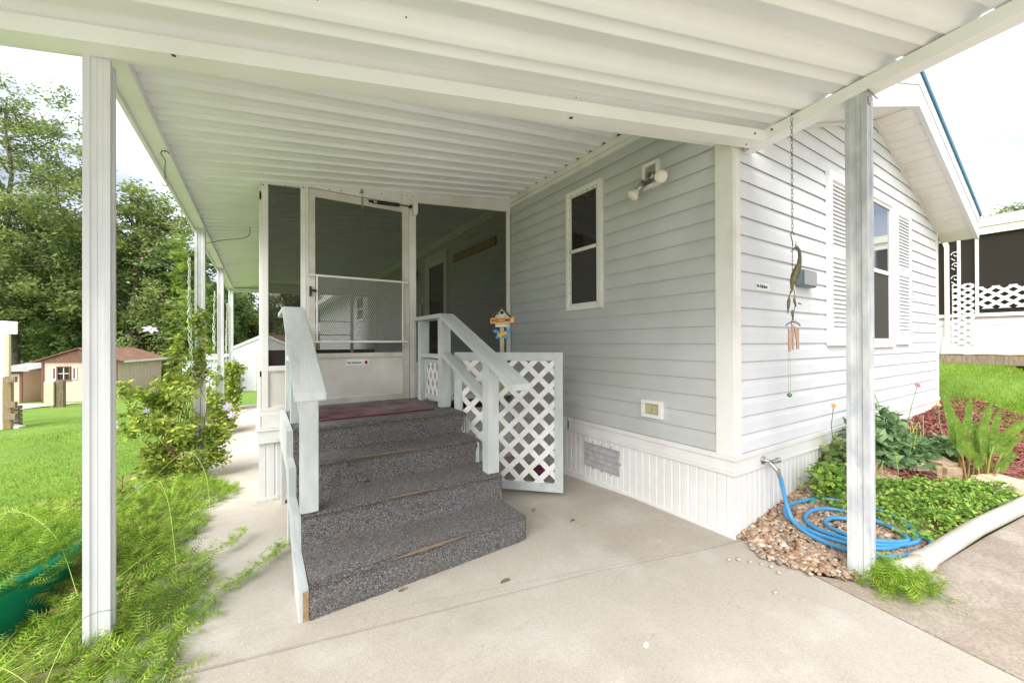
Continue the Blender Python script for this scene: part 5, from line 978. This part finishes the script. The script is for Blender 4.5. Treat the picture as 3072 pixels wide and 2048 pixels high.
# understorey hedge behind the sheds (one far-off mass)
r = np.random.default_rng(77); n = 60000; px = r.uniform(-350, 640, n); d = r.uniform(33, 50, n); xy = np.array([wl(a, c) for a, c in zip(px, d)]); zt = r.random(n)**1.1*(3.1+1.1*np.sin(px*.02)+.6*np.sin(px*.067))
C_ = np.column_stack([xy, zt-2.1]); V = leaf_quads(C_, n, .5, 5); tag(np_mesh('undergrowth', V, np.arange(len(V)).reshape(-1, 4), M['leaf2']), 'dark undergrowth closing the view behind the sheds', 'undergrowth', kind='stuff')
r = np.random.default_rng(78); n = 26000; px = r.uniform(2780, 3600, n); d = r.uniform(50, 70, n); xy = np.array([wl(a, c) for a, c in zip(px, d)]); zt = r.random(n)*(8.5+1.2*np.sin(px*.03)); C_ = np.column_stack([xy, zt+1.2]); V = leaf_quads(C_, n, .6, 6); tag(np_mesh('far_wood', V, np.arange(len(V)).reshape(-1, 4), M['leaf']), 'far off wood beyond the neighbouring house on the right', 'wood', kind='stuff')

# ------------------------------------------------------------------ lawn blades
def blades(n, samp, h, wd, seed, name, label, m='grass_blade', lean=.35):
    r = np.random.default_rng(seed); xy = samp(r, n); z = np.array([TZ(a, b_)-.02 for a, b_ in xy]); n = len(xy); hh = h*r.uniform(.5, 1.3, n); a = r.uniform(0, 2*pi, n); le = r.normal(0, lean, (n, 2))*hh[:, None]
    B = np.column_stack([xy, z]); s = np.column_stack([np.cos(a), np.sin(a), np.zeros(n)])*wd; T_ = B+np.column_stack([le, hh]); V = np.stack([B-s, B+s, T_], 1).reshape(-1, 3)
    return tag(np_mesh(name, V, np.arange(3*n).reshape(-1, 3), M[m]), label, 'grass', kind='stuff')
def sleft(r, n):
    d = 3.2+10*r.random(n)**1.3; px = r.uniform(-150, 760, n); q = np.array([wl(a, c) for a, c in zip(px, d)]); return q[(q[:, 0] < -.9)]
blades(80000, sleft, .05, .004, 1, 'grass_blades', 'short mown grass blades on the left lawn')
def sright(r, n): q = np.column_stack([r.uniform(7.4, 12.1, n), r.uniform(-1.5, 2.3, n)]); return q[(q[:, 0] > 8.3) | (q[:, 1] > 1.42)]
blades(60000, sright, .05, .004, 2, 'grass_blades', 'short mown grass blades on the right lawn')
def spatch(r, n): q = np.column_stack([r.normal(7.7, .35, n), r.uniform(.1, 1.38, n)]); return q
blades(5000, spatch, .07, .004, 3, 'grass_tufts', 'thin grass creeping over the mulch beside the house corner')

# ------------------------------------------------------------------ feathery vine, left bed
def fronds(name, samp, n, ln, seed, m, npair=8, nw=.0011, parent=None, wl_=.42, updir=.35):
    r = np.random.default_rng(seed); P, Nrm = samp(r, n); n = len(P); d = r.normal(0, 1, (n, 3)); d[:, 2] = d[:, 2]*.45+updir*Nrm; d /= np.linalg.norm(d, axis=1, keepdims=True)
    s = np.cross(d, r.normal(0, .5, (n, 3))+np.array([0, 0, 1])); s /= (np.linalg.norm(s, axis=1, keepdims=True)+1e-9); up = np.cross(s, d); L_ = ln*r.uniform(.6, 1.3, (n, 1)); Vs = []
    bend = r.uniform(-.35, .1, (n, 1))
    Vs.append(np.stack([P-s*nw, P+s*nw, P+d*L_+up*bend*L_*.5], 1))
    for k in range(npair):
        t = (k+.6)/npair; c = P+d*L_*t+up*bend*L_*t*t*.5; wl2 = L_*wl_*sin(pi*(.18+.75*t))
        for sg in (-1, 1):
            tip = c+s*sg*wl2+d*wl2*.35-up*wl2*.15; Vs.append(np.stack([c-d*nw*1.1, c+d*nw*1.1, tip], 1))
    V = np.concatenate(Vs, 0).reshape(-1, 3); return np_mesh(name, V, np.arange(len(V)).reshape(-1, 3), M[m], parent)
def hedge_h(x, y):       # height of the sprawling vine mound
    e = sst(-.36, -.60, x) if x > -.60 else 1
    right = -.33+.08*sin(y*3.1)+.05*sin(y*7.3); e = sst(right+.10, right-.22, x); yy_ = sst(1.2, 1.6, y)*sst(5.6, 4.6, y); lf = sst(-2.3, -1.7, x)
    return (.05+.17*sst(-.4, -1.2, x)*sst(2.0, 3.2, y)+.05*sin(x*8+y*5)*.5+.03)*e*yy_*lf
def svine(r, n):
    P = np.column_stack([r.uniform(-2.3, -.14, n), r.uniform(1.15, 5.7, n)]); h = np.array([hedge_h(a, b_) for a, b_ in P]); k = h > .015; P, h = P[k], h[k]
    tub = ((P[:, 0]+1.20)**2+(P[:, 1]-2.98)**2 < .40**2); P, h = P[~tub], h[~tub]; fr_ = (P[:, 0] < -.70-.25*(P[:, 1]-2.2)) & (P[:, 1] < 2.9) & (P[:, 1] > 1.9); h = np.where(fr_, h*.16, h); h = np.where((P[:, 1] < 2.42) & (P[:, 0] > -.78), h*.35, h)
    z = np.array([TZ(a, b_) for a, b_ in P])+h*r.random(len(P))**.45; return np.column_stack([P, z]), .5+r.random(len(P))
fv = fronds('cypress_vine', svine, 11000, .10, 21, 'vine', npair=7, nw=.0023); tag(fv, 'feathery bright green vine sprawling over the bed around the left carport post', 'vine', kind='stuff')
r = np.random.default_rng(90); st_V = []; nS = 1500
Pq, _n = svine(r, nS*2); Pq = Pq[:nS]; a = r.normal(.35, .9, len(Pq)); dq = np.column_stack([np.cos(a), np.sin(a), r.uniform(.1, .8, len(Pq))]); sq = np.column_stack([-np.sin(a), np.cos(a), 0*a]); Ls = r.uniform(.08, .22, (len(Pq), 1)); prev_ = Pq
for k in range(1, 5):
    t = k/4; cur = Pq+dq*Ls*t+np.array([0, 0, -1])*Ls*t*t*.75; w1, w2 = .0014*(1-(k-1)/4), .0014*(1-k/4); st_V.append(np.stack([prev_-sq*w1, prev_+sq*w1, cur+sq*w2, cur-sq*w2], 1)); prev_ = cur
V = np.concatenate(st_V, 0).reshape(-1, 3); tag(np_mesh('vine_strands', V, np.arange(len(V)).reshape(-1, 4), M['runner']), 'thin pale strands arching out of the feathery vine', 'vine', kind='stuff')
r = np.random.default_rng(91); Pq, _n = svine(r, 5000); Pq = Pq[(Pq[:, 0] < -.55)][:1500]; Pq[:, 2] += .01; V = leaf_quads(Pq, len(Pq), .04, 92, up=.5, asp=.35); tag(np_mesh('dead_leaves', V, np.arange(len(V)).reshape(-1, 4), M['brown_leaf']), 'brown dead leaves caught in the left bed', 'dead leaves', kind='stuff')
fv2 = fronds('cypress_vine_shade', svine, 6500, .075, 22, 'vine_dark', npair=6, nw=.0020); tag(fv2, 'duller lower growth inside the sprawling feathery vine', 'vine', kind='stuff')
def stub(r, n):
    a = r.uniform(0, 2*pi, n); q = r.random(n)**.5; q = q*1.12; x = -1.20+.40*q*np.cos(a); y = 2.98+.40*q*np.sin(a); z = TZ(-1.1, 2.8)+.31+.06*r.random(n)-.09*(q > .97)*r.random(n); return np.column_stack([x, y, z]), .6+r.random(n)
tubm = thing('planter_tub', 'teal plastic planter tub half hidden under the feathery vine at the lower left', 'planter', (-1.20, 2.98, -.05))
zt0 = TZ(-1.1, 2.8); b = MB(); b.lathe([(.0, -.02), (.29, -.02), (.31, 0), (.40, .29), (.412, .295), (.412, .32), (.385, .32), (.375, .27), (.0, .27)], (-1.20, 2.98, zt0), 48); b.build('tub', M['teal'], tubm)
tag(fronds('tub_vine', stub, 1900, .09, 25, 'vine', npair=7, nw=.0017), 'feathery vine growing out of the teal planter tub', 'vine', kind='stuff')
def sruns(pts, sp, seed, spread=.02):
    def f(r, n):
        C2 = catmull(pts, 8); C2 = np.array([c[:] for c in C2]); ix = r.integers(0, len(C2)-1, n); t = r.random((n, 1)); P = C2[ix]*(1-t)+C2[ix+1]*t+r.normal(0, spread, (n, 3))*np.array([1, 1, .3]); P[:, 2] = np.maximum(P[:, 2], .004); return P, .3+r.random(n)
    return f
for i, (pts, n, lab) in enumerate((([(-.45, 2.45, .03), (-.30, 2.42, .02), (-.12, 2.55, .02), (.02, 2.70, .02), (.12, 2.86, .02)], 260, 'feathery runner creeping over the concrete toward the stair stringer'), ([(-.5, 2.15, .02), (-.36, 2.20, .02), (-.24, 2.32, .015), (-.20, 2.40, .015)], 120, 'short feathery runner on the concrete just right of the left post'), ([(-.45, 2.95, .02), (-.25, 3.0, .02), (-.12, 3.15, .015), (-.10, 3.3, .01)], 90, 'thin feathery runner reaching over the path beside the stairs'))):
    o = fronds('vine_runner', sruns(pts, 0, i), int(n*.7), .055, 60+i, 'vine', parent=None, updir=.12, nw=.0015, npair=6); tag(o, lab, 'vine')
    b = MB(); b.tube(catmull(pts, 5), .0018, 5); b.build('stem', M['runner'], o)
r = random.Random(31)
for i, pts in enumerate(([(-1.5, 3.6, .05), (-1.2, 3.4, .33), (-.9, 3.0, .30), (-.7, 2.6, .12)], [(-.9, 3.4, .1), (-.62, 3.5, .36), (-.48, 3.2, .33), (-.38, 2.8, .06)], [(-.8, 4.2, .1), (-.5, 4.0, .42), (-.35, 3.8, .30), (-.3, 3.6, .02)], [(-.62, 1.9, .05), (-.55, 2.0, .28), (-.47, 2.2, .20), (-.42, 2.35, .03)], [(-1.4, 2.3, .1), (-1.0, 2.2, .25), (-.75, 2.1, .16), (-.6, 2.0, .03)], [(-.62, 2.6, .12), (-.48, 2.7, .20), (-.40, 3.0, .16), (-.36, 3.4, .12)])):
    b = MB(); b.tube(catmull(pts, 8), .0013, 5); tag(b.build('vine_tendril', M['runner'], None, org=pts[0]), ('pale tendril arching low over the teal tub', 'pale tendril looping just right of the left post', 'pale tendril arching near the vine covered post', 'small pale tendril at the foot of the left post', 'pale tendril crossing below the teal tub', 'thin pale tendril running along the edge of the path')[i], 'tendril')
for i, (x, y, h, lab) in enumerate(((-1.95, 4.0, .42, 'tall dry forked stem at the far left of the bed'), (-1.72, 3.9, .36, 'dry leaning stem with a bent top near the left edge'), (-1.42, 4.3, .26, 'short dry twig standing in the middle of the bed'), (-1.05, 4.3, .40, 'dry brown branching stem just left of the left post'), (-.95, 4.5, .34, 'thin dry stem close behind the left post'))):
    b = MB(); rr = random.Random(i+5); lean = rr.uniform(-.14, .14); z = TZ(x, y); P = [(x, y, z), (x+lean*.5, y, z+h*.5), (x+lean, y+.02, z+h)]; b.tube(P, [.007, .005, .003], 6)
    for k in range(4): t = .45+.13*k; sg = -1 if k % 2 else 1; q = (x+lean*t, y+.02*t, z+h*t); b.tube([q, (q[0]+sg*.045, q[1]+.01, q[2]+.05), (q[0]+sg*.05, q[1]+.02, q[2]+.10)], [.004, .003, .0015], 5)
    tag(b.build('dead_plant', M['brown_stem'], None, org=(x, y, z)), lab, 'dead plant', 'dry brown stems in the left bed')
# long arching grass tuft at the lower left
def arch_tuft(c, n, h, seed, lab, m='runner', wd=.004):
    rr = random.Random(seed); b = MB()
    for k in range(n):
        a = rr.uniform(0, 2*pi); L_ = h*rr.uniform(.6, 1.2); pts = []; 
        for t in (0, .3, .6, .85, 1): pts.append(Vector((c[0]+cos(a)*L_*.75*t*t, c[1]+sin(a)*L_*.75*t*t, c[2]+L_*(t-.45*t*t))))
        sd2 = Vector((-sin(a), cos(a), 0)); V = []
        for p, w__ in zip(pts, (.6, 1, .9, .5, .05)): V += [p-sd2*wd*w__, p+sd2*wd*w__]
        b.add(V, [(2*i, 2*i+1, 2*i+3, 2*i+2) for i in range(4)])
    return tag(b.build('grass_tuft', M[m], None, org=c), lab, 'grass tuft')
arch_tuft((-.82, 2.12, .0), 24, .26, 1, 'clump of long arching grass blades in front of the teal tub', 'vine'); arch_tuft((-1.0, 4.6, -.1), 26, .5, 2, 'tall thin arching grass at the back of the left bed', 'vine', .003); arch_tuft((-.62, 4.3, -.1), 22, .42, 3, 'upright grass clump between the two nearest left posts', 'vine', .003)

# ------------------------------------------------------------------ leafy shrubs built of broad leaves
def leafmass(name, blobs, n, size, seed, m, parent=None, asp=.6, kind=None, label=None):
    r = np.random.default_rng(seed); w_ = np.array([b_[3]*b_[4]*b_[5] for b_ in blobs]); ix = r.choice(len(blobs), n, p=w_/w_.sum()); B_ = np.array([b_[:6] for b_ in blobs]); g_ = r.normal(0, 1, (n, 3)); g_ /= np.linalg.norm(g_, axis=1, keepdims=True); g_ *= (r.random((n, 1))**.4)
    C2 = B_[ix, :3]+g_*B_[ix, 3:6]+r.normal(0, .012, (n, 3)); V = leaf_quads(C2, n, size, seed+1, up=1.2, asp=asp); return np_mesh(name, V, np.arange(len(V)).reshape(-1, 4), M[m], parent)
def flower(c, rad, m, cm, label, np_=6, facing=(-.5, -.8, .3), stem=None, grp=None, name='flower', st_m='runner'):
    f = Vector(facing).normalized(); a = f.orthogonal().normalized(); bb_ = f.cross(a); c = Vector(c); b = MB()
    for k in range(np_):
        t = 2*pi*k/np_; d = a*cos(t)+bb_*sin(t); s = f.cross(d); P = [c, c+d*rad*.45+s*rad*.26+f*rad*.05, c+d*rad*.8+s*rad*.22, c+d*rad-f*rad*.10, c+d*rad*.8-s*rad*.22, c+d*rad*.45-s*rad*.26+f*rad*.05]; b.add(P, [(0, 1, 2, 3), (0, 3, 4, 5)])
    o = b.build(name, M[m], None, org=c); tag(o, label, 'flower', grp); b = MB(); b.lathe([(0, rad*.18), (rad*.15, rad*.1), (rad*.18, 0)], c, 8, f); b.build('center', M[cm], o)
    if stem: b = MB(); b.tube([c]+[Vector(p) for p in stem], .0032, 5); b.build('stem', M['stem_green'], o)
    return o
cv = thing('clematis_bush', 'yellow green clematis bush with lavender flowers growing round the nearest porch post', 'bush', (-.6, 5.5, -.2), 'climbing plants on the porch posts')
_r = random.Random(17); BL = []
for k in range(46):
    z = _r.uniform(-.15, .95)**1.0; w0 = .34*(1-abs(z-.35)*.75); BL.append((-.78+_r.gauss(0, w0*.52), 5.35+_r.gauss(0, .2), z, _r.uniform(.05, .13), _r.uniform(.05, .13), _r.uniform(.05, .12)))
for k in range(12): BL.append((-.60+_r.gauss(0, .07), 5.5, _r.uniform(.8, 1.6), .06, .06, .10))
for k in range(8): BL.append((-.40+_r.gauss(0, .07), 5.3, _r.uniform(-.2, .35), .08, .08, .10))
leafmass('foliage', BL, 6200, .060, 41, 'clem', cv, asp=.5)
b = MB(); rr = random.Random(9)
for k in range(26): x0 = -.6+rr.gauss(0, .06); b.tube([(x0, 5.5, -.22), (x0+rr.gauss(-.08, .12), 5.4+rr.gauss(0, .1), .3), (x0+rr.gauss(-.15, .22), 5.35+rr.gauss(0, .15), rr.uniform(.5, 1.25))], [.005, .004, .002], 5)
b.build('stem', M['brown_stem'], cv)
def scol(x, y, z0, z1, sx_):  # column of tendrils round a post
    def f(r, n): z = z0+(z1-z0)*r.random(n)**.8; return np.column_stack([x+r.normal(0, sx_, n)-.05, y+r.normal(0, .10, n), z]), .1+0*z
    return f
fronds('climbing_tendrils', scol(-.65, 5.45, .7, 2.45, .065), 380, .095, 43, 'vine', parent=cv, updir=-.1)
cv2 = thing('clematis_bush', 'leafy vine with lavender blooms on the middle porch post', 'bush', (-.6, 8.3, -.2), 'climbing plants on the porch posts')
leafmass('foliage', [(-.66, 8.2, .25, .14, .3, .30), (-.42, 8.1, .10, .12, .25, .22), (-.60, 8.3, .7, .09, .12, .2), (-.72, 8.2, .55, .10, .1, .12), (-.5, 8.1, -.1, .16, .2, .12)], 1200, .075, 45, 'clem', cv2); fronds('climbing_tendrils', scol(-.68, 8.3, .6, 2.3, .07), 260, .10, 46, 'vine', parent=cv2, updir=-.1)
cv3 = thing('clematis_bush', 'small leafy vine climbing the farthest porch post', 'bush', (-.55, 11.2, -.25), 'climbing plants on the porch posts')
leafmass('foliage', [(-.52, 11.0, .35, .20, .2, .55), (-.45, 11.0, .70, .22, .2, .14), (-.55, 11.0, -.1, .14, .2, .25)], 1500, .085, 48, 'clem', cv3)
for i, (c, rad, lab, fac) in enumerate((((-.93, 5.35, 1.42), .07, 'large lavender clematis bloom high beside the twisted net', (.2, -.6, .9)), ((-1.18, 5.2, .50), .060, 'pale lavender bloom at the left side of the clematis bush', (-.2, -1, .1)), ((-1.18, 4.95, .02), .060, 'pale lavender bloom hanging low left of the clematis bush', (0, -1, .3)), ((-.92, 4.75, -.02), .06, 'faded lavender bloom at the foot of the clematis bush', (.1, -.7, .7)), ((-.36, 6.6, .42), .065, 'lavender bloom between the nearest and middle porch posts', (.3, -1, 0)), ((-.33, 6.9, .26), .06, 'second lavender bloom just below and right of the one between the posts', (.2, -1, .1)), ((-.93, 5.2, .62), .03, 'small violet bud in the middle of the clematis bush', (0, -1, 0)))):
    flower(c, rad, 'lav', 'yellow', lab, 6, fac, grp='lavender clematis blooms')
flower((-.93, 5.3, 2.20), .017, 'pink', 'pink', 'tiny pink flower hanging beside the top of the nearest porch post', 5, (-.2, -1, .2)); flower((-.99, 5.35, 2.13), .015, 'pink', 'pink', 'second tiny pink flower just below the first one near the roof edge', 5, (-.3, -1, 0))
b = MB(); b.tube(catmull([(-.55, 5.9, 2.45), (-.35, 5.8, 2.50), (-.18, 5.7, 2.52), (-.10, 5.65, 2.56), (-.09, 5.65, 2.66)], 6), .004, 5); tag(b.build('dry_tendril', M['brown_stem'], None, org=(-.3, 5.8, 2.5)), 'dry curling tendril under the porch roof near the nearest porch post', 'tendril')

# ------------------------------------------------------------------ flower bed plants, right
zn = thing('zinnia_bush', 'blue green leafy bush growing against the white wall behind the carport post', 'bush', (4.4, 1.15, .2))
leafmass('foliage', [(4.20, 1.18, .42, .22, .14, .20), (4.45, 1.15, .48, .22, .16, .24), (4.75, 1.05, .33, .25, .16, .12), (5.10, .95, .32, .28, .16, .10), (5.4, .88, .30, .22, .14, .08), (4.6, 1.0, .27, .3, .14, .06)], 1500, .10, 52, 'shrubleaf', zn, asp=.42)
b = MB(); rr = random.Random(19)
for k in range(20): x0, y0 = 4.2+rr.random()*1.0, 1.0+rr.random()*.2; b.tube([(x0, y0, TZ(x0, y0)), (x0+rr.gauss(0, .05), y0+rr.gauss(0, .04), TZ(x0, y0)+rr.uniform(.2, .38))], [.004, .002], 5)
b.build('stem', M['runner'], zn)
iv = thing('ivy_bush', 'dark ivy leafed plant in the corner of wall and gravel left of the carport post', 'bush', (3.95, 1.3, .2)); leafmass('foliage', [(3.92, 1.28, .33, .14, .08, .17), (4.05, 1.28, .30, .14, .08, .15), (3.85, 1.25, .22, .10, .08, .08)], 420, .06, 54, 'leaf2', iv, asp=.9)
flower((5.04, 1.055, .873), .028, 'pink', 'clem', 'pink zinnia on the tallest stem in front of the white wall', 9, (-.6, -.7, .5), stem=[(4.93, 1.07, .70), (4.84, 1.08, .55), (4.78, 1.08, .40)])
flower((4.50, 1.22, .85), .012, 'vine', 'vine', 'green bud on a thin stem left of the pink zinnia', 5, (-.5, -.7, .5), stem=[(4.58, 1.2, .70), (4.62, 1.2, .50)])
flower((3.90, 1.30, .755), .022, 'peach', 'yellow', 'orange flower peeping out left of the carport post', 9, (-.6, -.7, .2), stem=[(3.85, 1.3, .6), (3.9, 1.3, .4)])
flower((5.55, 1.02, .66), .026, 'peach', 'yellow', 'faded orange zinnia near the house corner', 8, (-.4, -.5, .8), stem=[(5.48, 1.0, .5), (5.35, .95, .36)])
flower((5.95, .86, .56), .020, 'pink', 'pink', 'small magenta flower low left of the broad leaved plant', 7, (-.7, -.7, .2), stem=[(5.9, .86, .42)])
flower((4.28, 1.12, .33), .022, 'pink', 'yellow', 'small pink flower low behind the carport post', 7, (-.6, -.7, .4))
ca = thing('canna_plant', 'tall broad leaved plant with speckled upright green leaves between the border rocks', 'plant', (4.78, .68, .13))
def big_leaf(base, ctrl, tip, wmax, st_w=.010, fold=.22, side=None, mat_='canna'):
    C2 = catmull([base, ctrl, tip], 10); n = len(C2); V = []; dirv = Vector(side) if side else rv
    for i, p in enumerate(C2):
        t = i/(n-1); w__ = 0 if t < .36 else wmax*sin(pi*min(1, ((t-.36)/.64)**.72))**1.15; w__ = max(w__, .0018); d = (C2[min(i+1, n-1)]-C2[max(i-1, 0)]).normalized(); s = (dirv-d*dirv.dot(d)).normalized(); nn_ = s.cross(d)
        wob = .006*sin(t*21); V += [p-s*w__+nn_*(w__*fold+wob*(w__ > .01)), p, p+s*w__+nn_*(w__*fold-wob*(w__ > .01))]
    F_ = []
    for i in range(n-1): F_ += [(3*i, 3*i+1, 3*i+4, 3*i+3), (3*i+1, 3*i+2, 3*i+5, 3*i+4)]
    MB().add(V, F_, True).build('leaf', M[mat_], ca); b = MB(); m_ = n//2; b.tube(C2[:m_+1], [st_w*(1-.5*i/m_) for i in range(m_+1)], 7); b.build('stalk', M['stalk'], ca)
M['stalk'] = mat('red_green_stalk', (.30, .16, .07), .5, (.28, .34, .08), 6, .5)
def cw(px, d, z): x, y = wl(px, d); return (x, y, z)
for bpx, cpx, cz_, tpx, tz_, wd_, d_ in ((2893, 2862, .50, 2828, .87, .055, 3.15), (2905, 2895, .55, 2910, .84, .045, 3.2), (2915, 2920, .38, 2925, .66, .05, 3.22), (2945, 2938, .52, 2975, .80, .055, 3.18), (2950, 2955, .36, 2935, .62, .045, 3.12), (2955, 2980, .45, 3085, .68, .075, 3.1), (2962, 2995, .30, 3048, .44, .055, 3.05), (2940, 2930, .30, 2925, .42, .04, 3.1), (2948, 2958, .25, 2962, .45, .04, 3.2), (2900, 2880, .42, 2868, .70, .045, 3.12), (2958, 2968, .46, 2998, .74, .05, 3.2), (2898, 2905, .36, 2890, .56, .04, 3.16), (2960, 3005, .40, 3070, .56, .05, 3.1)):
    big_leaf(cw(bpx, d_, .11), cw(cpx, d_, cz_), cw(tpx, d_-.05, tz_), wd_*.86)
CLP = [(3.34, 1.26), (3.28, 1.05), (3.36, .88), (3.22, .74), (3.30, .63), (3.8, .56), (4.5, .46), (4.95, .44), (4.80, .60), (4.35, .80), (4.0, 1.0), (3.75, 1.22)]
def sclo(n, seed):
    r = np.random.default_rng(seed); o = []
    while len(o) < n:
        x, y = r.uniform(3.1, 5.0), r.uniform(.42, 1.3)
        if inpoly(x, y, CLP) and (x > 3.55 or r.random() < .55): o.append((x, y, TZ(x, y)+.02+(.05+.07*(.5+.5*sin(x*17+y*9)*cos(y*23)))*r.random()**.6*(1 if x > 3.5 else .7)))
    return np.array(o)
C_ = sclo(6200, 61); V = leaf_quads(C_, len(C_), .027, 62, up=1.7, asp=.75); tag(np_mesh('clover_patch', V, np.arange(len(V)).reshape(-1, 4), M['clover']), 'low bright green clover like ground cover spilling over the hose and pipe', 'ground cover', kind='stuff')
C_ = np.column_stack([np.random.default_rng(4).normal(3.52, .10, 260), np.random.default_rng(5).normal(1.22, .05, 260), .16+.20*np.random.default_rng(6).random(260)]); V = leaf_quads(C_, 260, .045, 63, up=2.5, asp=.8); cl_ = thing('seedling', 'light green seedling standing left of the carport post by the skirting', 'plant', (3.52, 1.22, .12)); np_mesh('foliage', V, np.arange(len(V)).reshape(-1, 4), M['clover'], cl_); MB().tube([(3.52, 1.22, .11), (3.53, 1.23, .25), (3.51, 1.22, .36)], .003, 5).build('stem', M['stem_green'], cl_)
def sfern(r, n): x = r.normal(2.80, .10, n); y = r.normal(.665, .065, n); return np.column_stack([x, y, .01+.06*r.random(n)]), .5+r.random(n)
tag(fronds('fern_tuft', sfern, 420, .085, 71, 'vine', updir=.35, nw=.002, npair=7), 'feathery green tuft around the foot of the right carport post', 'plant')
arch_tuft((2.78, .68, .01), 10, .14, 6, 'few thin grass blades at the foot of the right carport post', 'runner', .0018)
# fallen leaves on the slab
for i, (x, y, s_, lab) in enumerate(((1.10, 1.80, .028, 'curled tan leaf on the concrete in front of the bottom step'), (1.88, 2.15, .02, 'small tan leaf on the concrete beside the gate foot'), (.62, 2.02, .022, 'flat brown wood scrap against the bottom riser'), (1.36, 1.10, .014, 'small pale flake on the front slab'), (1.75, 2.45, .02, 'dark crumpled leaf behind the steps by the gate'))):
    V = []; F_ = []; rr = random.Random(i)
    for k in range(5):
        t = k/4; w__ = s_*.45*sin(pi*min(.97, t+.08)); V += [(x+s_*2*(t-.5), y-w__, .006+.010*sin(3*t+i)), (x+s_*2*(t-.5), y, .004), (x+s_*2*(t-.5), y+w__, .007+.008*sin(2*t))]
    for k in range(4): F_ += [(3*k, 3*k+1, 3*k+4, 3*k+3), (3*k+1, 3*k+2, 3*k+5, 3*k+4)]
    tag(MB().add(V, F_, True).build('fallen_leaf', M['tan_wear'] if i != 3 else M['label'], None, org=(x, y, 0)), lab, 'fallen leaf', 'litter on the concrete')
bm = bmesh.new(); bmesh.ops.create_icosphere(bm, subdivisions=3, radius=.07); tag(MB().bm(bm, Matrix.Translation((2.25, 3.05, .05)) @ Matrix.Diagonal((1, 1, .75, 1)), True).build('ball', mat('maroon_rubber', (.14, .02, .05), .5), None, org=(2.25, 3.05, 0)), 'maroon rubber ball on the ground behind the lattice gate', 'ball')
